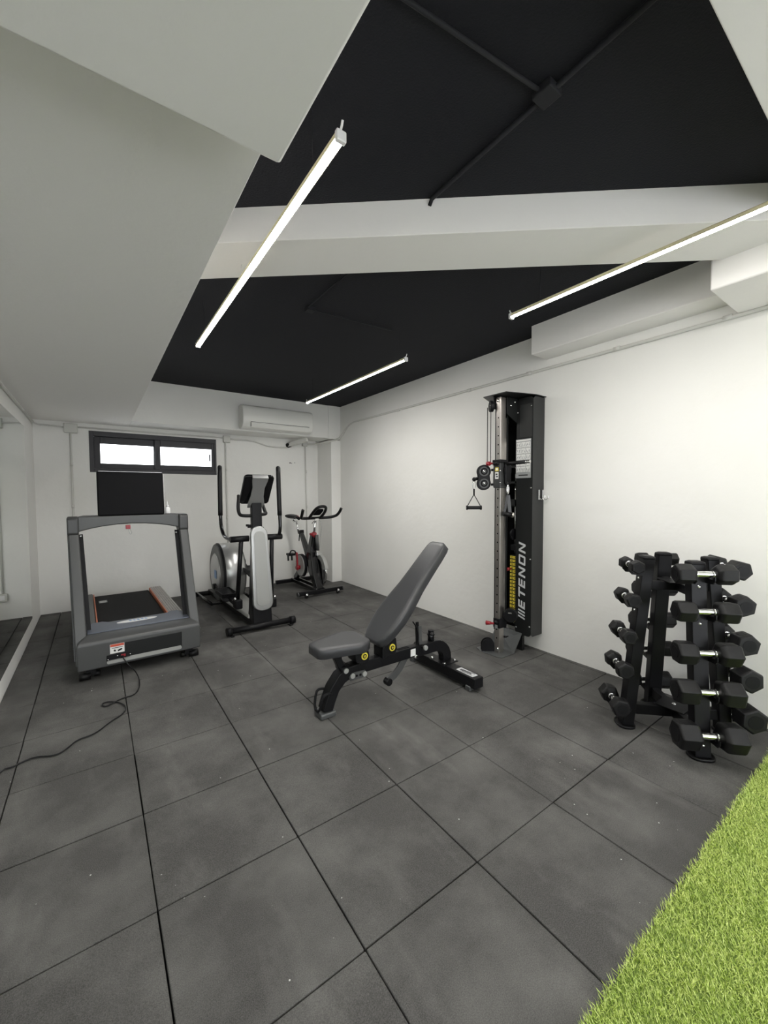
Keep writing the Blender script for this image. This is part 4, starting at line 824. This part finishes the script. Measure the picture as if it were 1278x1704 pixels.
# ------------------------------------------------------------------ dumbbell rack
RC = Vector((2.73, .90, 0)); RK = thing('dumbbell_rack', 'black four-post dumbbell rack full of hex dumbbells by the right wall', 'dumbbell rack', RC)
DIR = {'A': Vector((-.7071, .7071, 0)), 'B': Vector((.7071, .7071, 0)), 'C': Vector((-.7071, -.7071, 0)), 'D': Vector((.7071, -.7071, 0))}
LEV = [.96, .768, .558, .362, .145]
rad = lambda z: .26-.095*z
for k, d in DIR.items():
    tng = Vector((-d.y, d.x, 0)); p0 = d*rad(0); p1 = d*rad(1.0)
    def sec(z, hw, hd): c = d*rad(z)+Vector((0, 0, z)); return [c+tng*a*hw+d*b2*hd for a, b2 in ((-1, -1), (1, -1), (1, 1), (-1, 1))]
    q = MB(); q.loft([sec(.006, .038, .031), sec(1.005, .038, .031)], smooth=False); po = q.build('post', 'steel_black', RK, bevel=.005)
    def sec2(z, r_): c = d*rad(z)+Vector((0, 0, z)); return [c+tng*x+d*y for x, y in rrect(.080*r_, .066*r_, .012*r_, 4)]
    q = MB(); q.loft([sec2(1.0, 1), sec2(1.012, .95), sec2(1.018, .6)]); q.build('post_cap', 'dark', po)
    q = MB(); ft = [(x, y) for x, y in rrect(.125, .10, .045, 6)]
    c = d*(rad(0)+.005)
    q.loft([[c+tng*x*s_+d*y*s_+Vector((0, 0, z)) for x, y in ft] for s_, z in ((1, 0), (1.0, .010), (.93, .016), (.86, .010), (.80, .008))]); q.build('rubber_foot', 'rubber', po)
    for z in LEV:
        c = d*(rad(z)+.031)+Vector((0, 0, z))
        for s in (-1, 1):
            q = MB(); w2 = tng*.004*s
            for off in (s*.042,):
                pr_ = [(0, -.055), (.06, -.050), (.078, -.030), (.078, -.008), (.068, -.010), (.060, -.024), (.030, -.028), (.012, -.012), (.0, -.008)]
                a0_ = c+tng*(off-.003)
                q.prism(pr_, (a0_, d, Z_), .006)
            cr_ = q.build('cradle', 'steel_black', po, bevel=.001)
        q = MB(); q.ball(c+d*.003+Vector((0, 0, -.075)), .010, (1, 1, 1)); 
        if LEV.index(z) in (0, 1, 4): q.build('bolt', 'chrome', po)
        else: q.bm.free()
# diagonal arms, bottom and top braces
for z, hh in ((.105, .06), (.845, .05)):
    for k1, k2 in (('A', 'D'), ('B', 'C')):
        q = MB(); q.bar(DIR[k1]*(rad(z)-.02)+Vector((0, 0, z)), DIR[k2]*(rad(z)-.02)+Vector((0, 0, z+(.001 if k1 == 'B' else 0))), .042, hh, up=Z_); q.build('cross_arm', 'steel_black', RK, bevel=.004)
    q = MB(); q.box((0, 0, z+hh/2+.003), (.15, .15, .006), (0, 0, PI/4 if z > .5 else 0)); pl_ = q.build('centre_plate', 'steel_black', RK, bevel=.001)
    q = MB(); q.ball((0, 0, z+hh/2+.008), .012, (1, 1, .7)); q.build('bolt', 'chrome', pl_)

# dumbbells: hex rubber heads on chrome handles
def dumbbell(k, lev, hexs, length, label, spin):
    d = DIR[k]; z = LEV[lev]; c = RC+d*(rad(z)+.031+.048)+Vector((0, 0, z))
    t = thing('dumbbell', label, 'dumbbell', c, math.atan2(d.y, d.x)-PI/2, 'hex dumbbells on the rack')   # local x = along the handle
    hl = (length-.102)/2 if length > .22 else (length-.088)/2; g = length/2-hl
    R_ = hexs/math.sqrt(3)
    for s in (-1, 1):
        rings = []
        for xx, r_ in ((g-.004, .55), (g, .78), (g+hl*.10, .95), (g+hl*.22, 1.0), (g+hl*.84, 1.0), (g+hl*.95, .94), (length/2, .80)):
            rings.append([V(s*xx, R_*r_*math.cos(spin+PI*j/3), R_*r_*math.sin(spin+PI*j/3)) for j in range(6)])
        q = MB(); q.loft(rings, smooth=False); hd_ = q.build('head', 'rubber', t, bevel=.004)
        q = MB(); q.loft([[V(s*xx, R_*.52*math.cos(2*PI*j/24), R_*.52*math.sin(2*PI*j/24)) for j in range(24)] for xx in (length/2-.003, length/2+.0015)], smooth=False); q.build('end_disc', 'dark', hd_)
        q = MB(); q.box((s*(g+hl*.55), R_*.867*math.cos(spin+PI/2), R_*.867*math.sin(spin+PI/2)), (hl*.42, hexs*.30, .0015), (spin, 0, 0)); q.build('weight_marking', 'dark', hd_)
    pr_ = []
    for i in range(25):
        u = -1+2*i/24; r_ = .0135+.0035*(1-u*u)
        if abs(u) > .86: r_ = .0155
        elif abs(abs(u)-.80) < .03: r_ = .0115
        pr_.append((u*(g+.004), r_))
    q = MB(); q.tube([(x, 0, 0) for x, _ in pr_], [r_ for _, r_ in pr_], 18); h2 = q.build('handle', 'chrome', t)
    for s in (-1, 1):
        q = MB(); q.cyl((s*(g-.014), 0, 0), (s*(g-.002), 0, 0), .019, 18); q.build('collar', 'chrome', h2, bevel=.002)
    return t
ordn = ['top', 'second from top', 'middle', 'second from bottom', 'bottom']
spec = {'A': ([.070, .075, .080, .086, .094], [.195, .205, .215, .225, .24], 'small hex dumbbell facing left on the leftmost post'),
        'B': ([.076, .082, .088, .094, .10], [.235, .245, .258, .265, .27], 'hex dumbbell on the far left post by the wall'),
        'C': ([.094, .101, .107, .117, .128], [.278, .286, .295, .302, .310], 'large hex dumbbell on the near post facing the camera'),
        'D': ([.096, .102, .108, .116, .126], [.278, .286, .292, .298, .305], 'large hex dumbbell on the right post nearest the wall')}
sr = random.Random(5)
for k in 'ABCD':
    hx, ln, base = spec[k]
    for i in range(5):
        dumbbell(k, i, hx[i], ln[i], f'{base}, {ordn[i]} of its column' , [PI/2+.0, .15, .05, .35, .12][i]+(.0 if k in 'CA' else .25)+sr.uniform(-.05, .05))

# ------------------------------------------------------------------ small bottle on the treadmill console
t = thing('spray_bottle', 'small clear white nozzle bottle on the right end of the treadmill console', 'bottle', (.520, 4.06, 1.218))
q = MB(); q.tube([(0, 0, 0), (0, 0, .004), (0, 0, .045), (0, 0, .055), (0, 0, .062)], [.020, .022, .022, .016, .010], 18); q.build('bottle_body', 'white', t)
q = MB(); q.tube([(0, 0, .062), (0, 0, .075), (0, 0, .076), (0, 0, .115)], [.012, .012, .006, .002], 14); q.build('nozzle', 'white', t)

# ------------------------------------------------------------------ artificial turf strip
b_ = MB(); b_.box(((.55+XR-.03)/2, (.50-1.2)/2, .004), (XR-.03-.55, 1.70, .008))
tf = b_.build('artificial_turf', 'turf_base'); tag(tf, 'bright green artificial turf strip on the floor at the lower right', 'turf'); tf['kind'] = 'stuff'
nr = np.random.default_rng(4)
NB = 95000; n2 = 25000
x = np.concatenate([nr.uniform(.80, 3.13, NB), nr.uniform(.56, 3.13, n2)]); y = np.concatenate([nr.uniform(-.12, .505, NB), nr.uniform(-1.18, -.1, n2)])
# ragged front edge
y = y+np.where(y > .49, nr.normal(0, .004, len(y)), 0)
n_b = len(x); ang = nr.uniform(0, 2*np.pi, n_b); hgt = nr.uniform(.014, .024, n_b); wd = nr.uniform(.0010, .0018, n_b)
lean = nr.uniform(.002, .020, n_b); la = nr.uniform(0, 2*np.pi, n_b); gx = .006; 
lx = np.cos(la)*lean+gx*.3; ly = np.sin(la)*lean+.004
wx, wy = np.cos(ang)*wd, np.sin(ang)*wd
vs_ = np.zeros((n_b, 5, 3))
vs_[:, 0] = np.stack([x-wx, y-wy, np.full(n_b, .006)], 1); vs_[:, 1] = np.stack([x+wx, y+wy, np.full(n_b, .006)], 1)
vs_[:, 2] = np.stack([x+wx*.8+lx*.4, y+wy*.8+ly*.4, hgt*.6], 1); vs_[:, 3] = np.stack([x-wx*.8+lx*.4, y-wy*.8+ly*.4, hgt*.6], 1)
vs_[:, 4] = np.stack([x+lx, y+ly, hgt], 1)
base_i = np.arange(n_b)*5
loops = np.stack([base_i, base_i+1, base_i+2, base_i+3, base_i+3, base_i+2, base_i+4], 1).ravel()
me = bpy.data.meshes.new('turf_blades'); me.vertices.add(n_b*5); me.vertices.foreach_set('co', vs_.ravel())
me.loops.add(n_b*7); me.loops.foreach_set('vertex_index', loops.astype(np.int32))
ls = np.stack([np.arange(n_b)*7, np.arange(n_b)*7+4], 1).ravel(); lt = np.tile([4, 3], n_b)
me.polygons.add(n_b*2); me.polygons.foreach_set('loop_start', ls.astype(np.int32)); me.polygons.foreach_set('loop_total', lt.astype(np.int32))
me.update(); me.validate(); me.materials.append(M['grass'])
gb = bpy.data.objects.new('grass_blades', me); COL.objects.link(gb); gb.parent = tf; gb['kind'] = 'stuff'
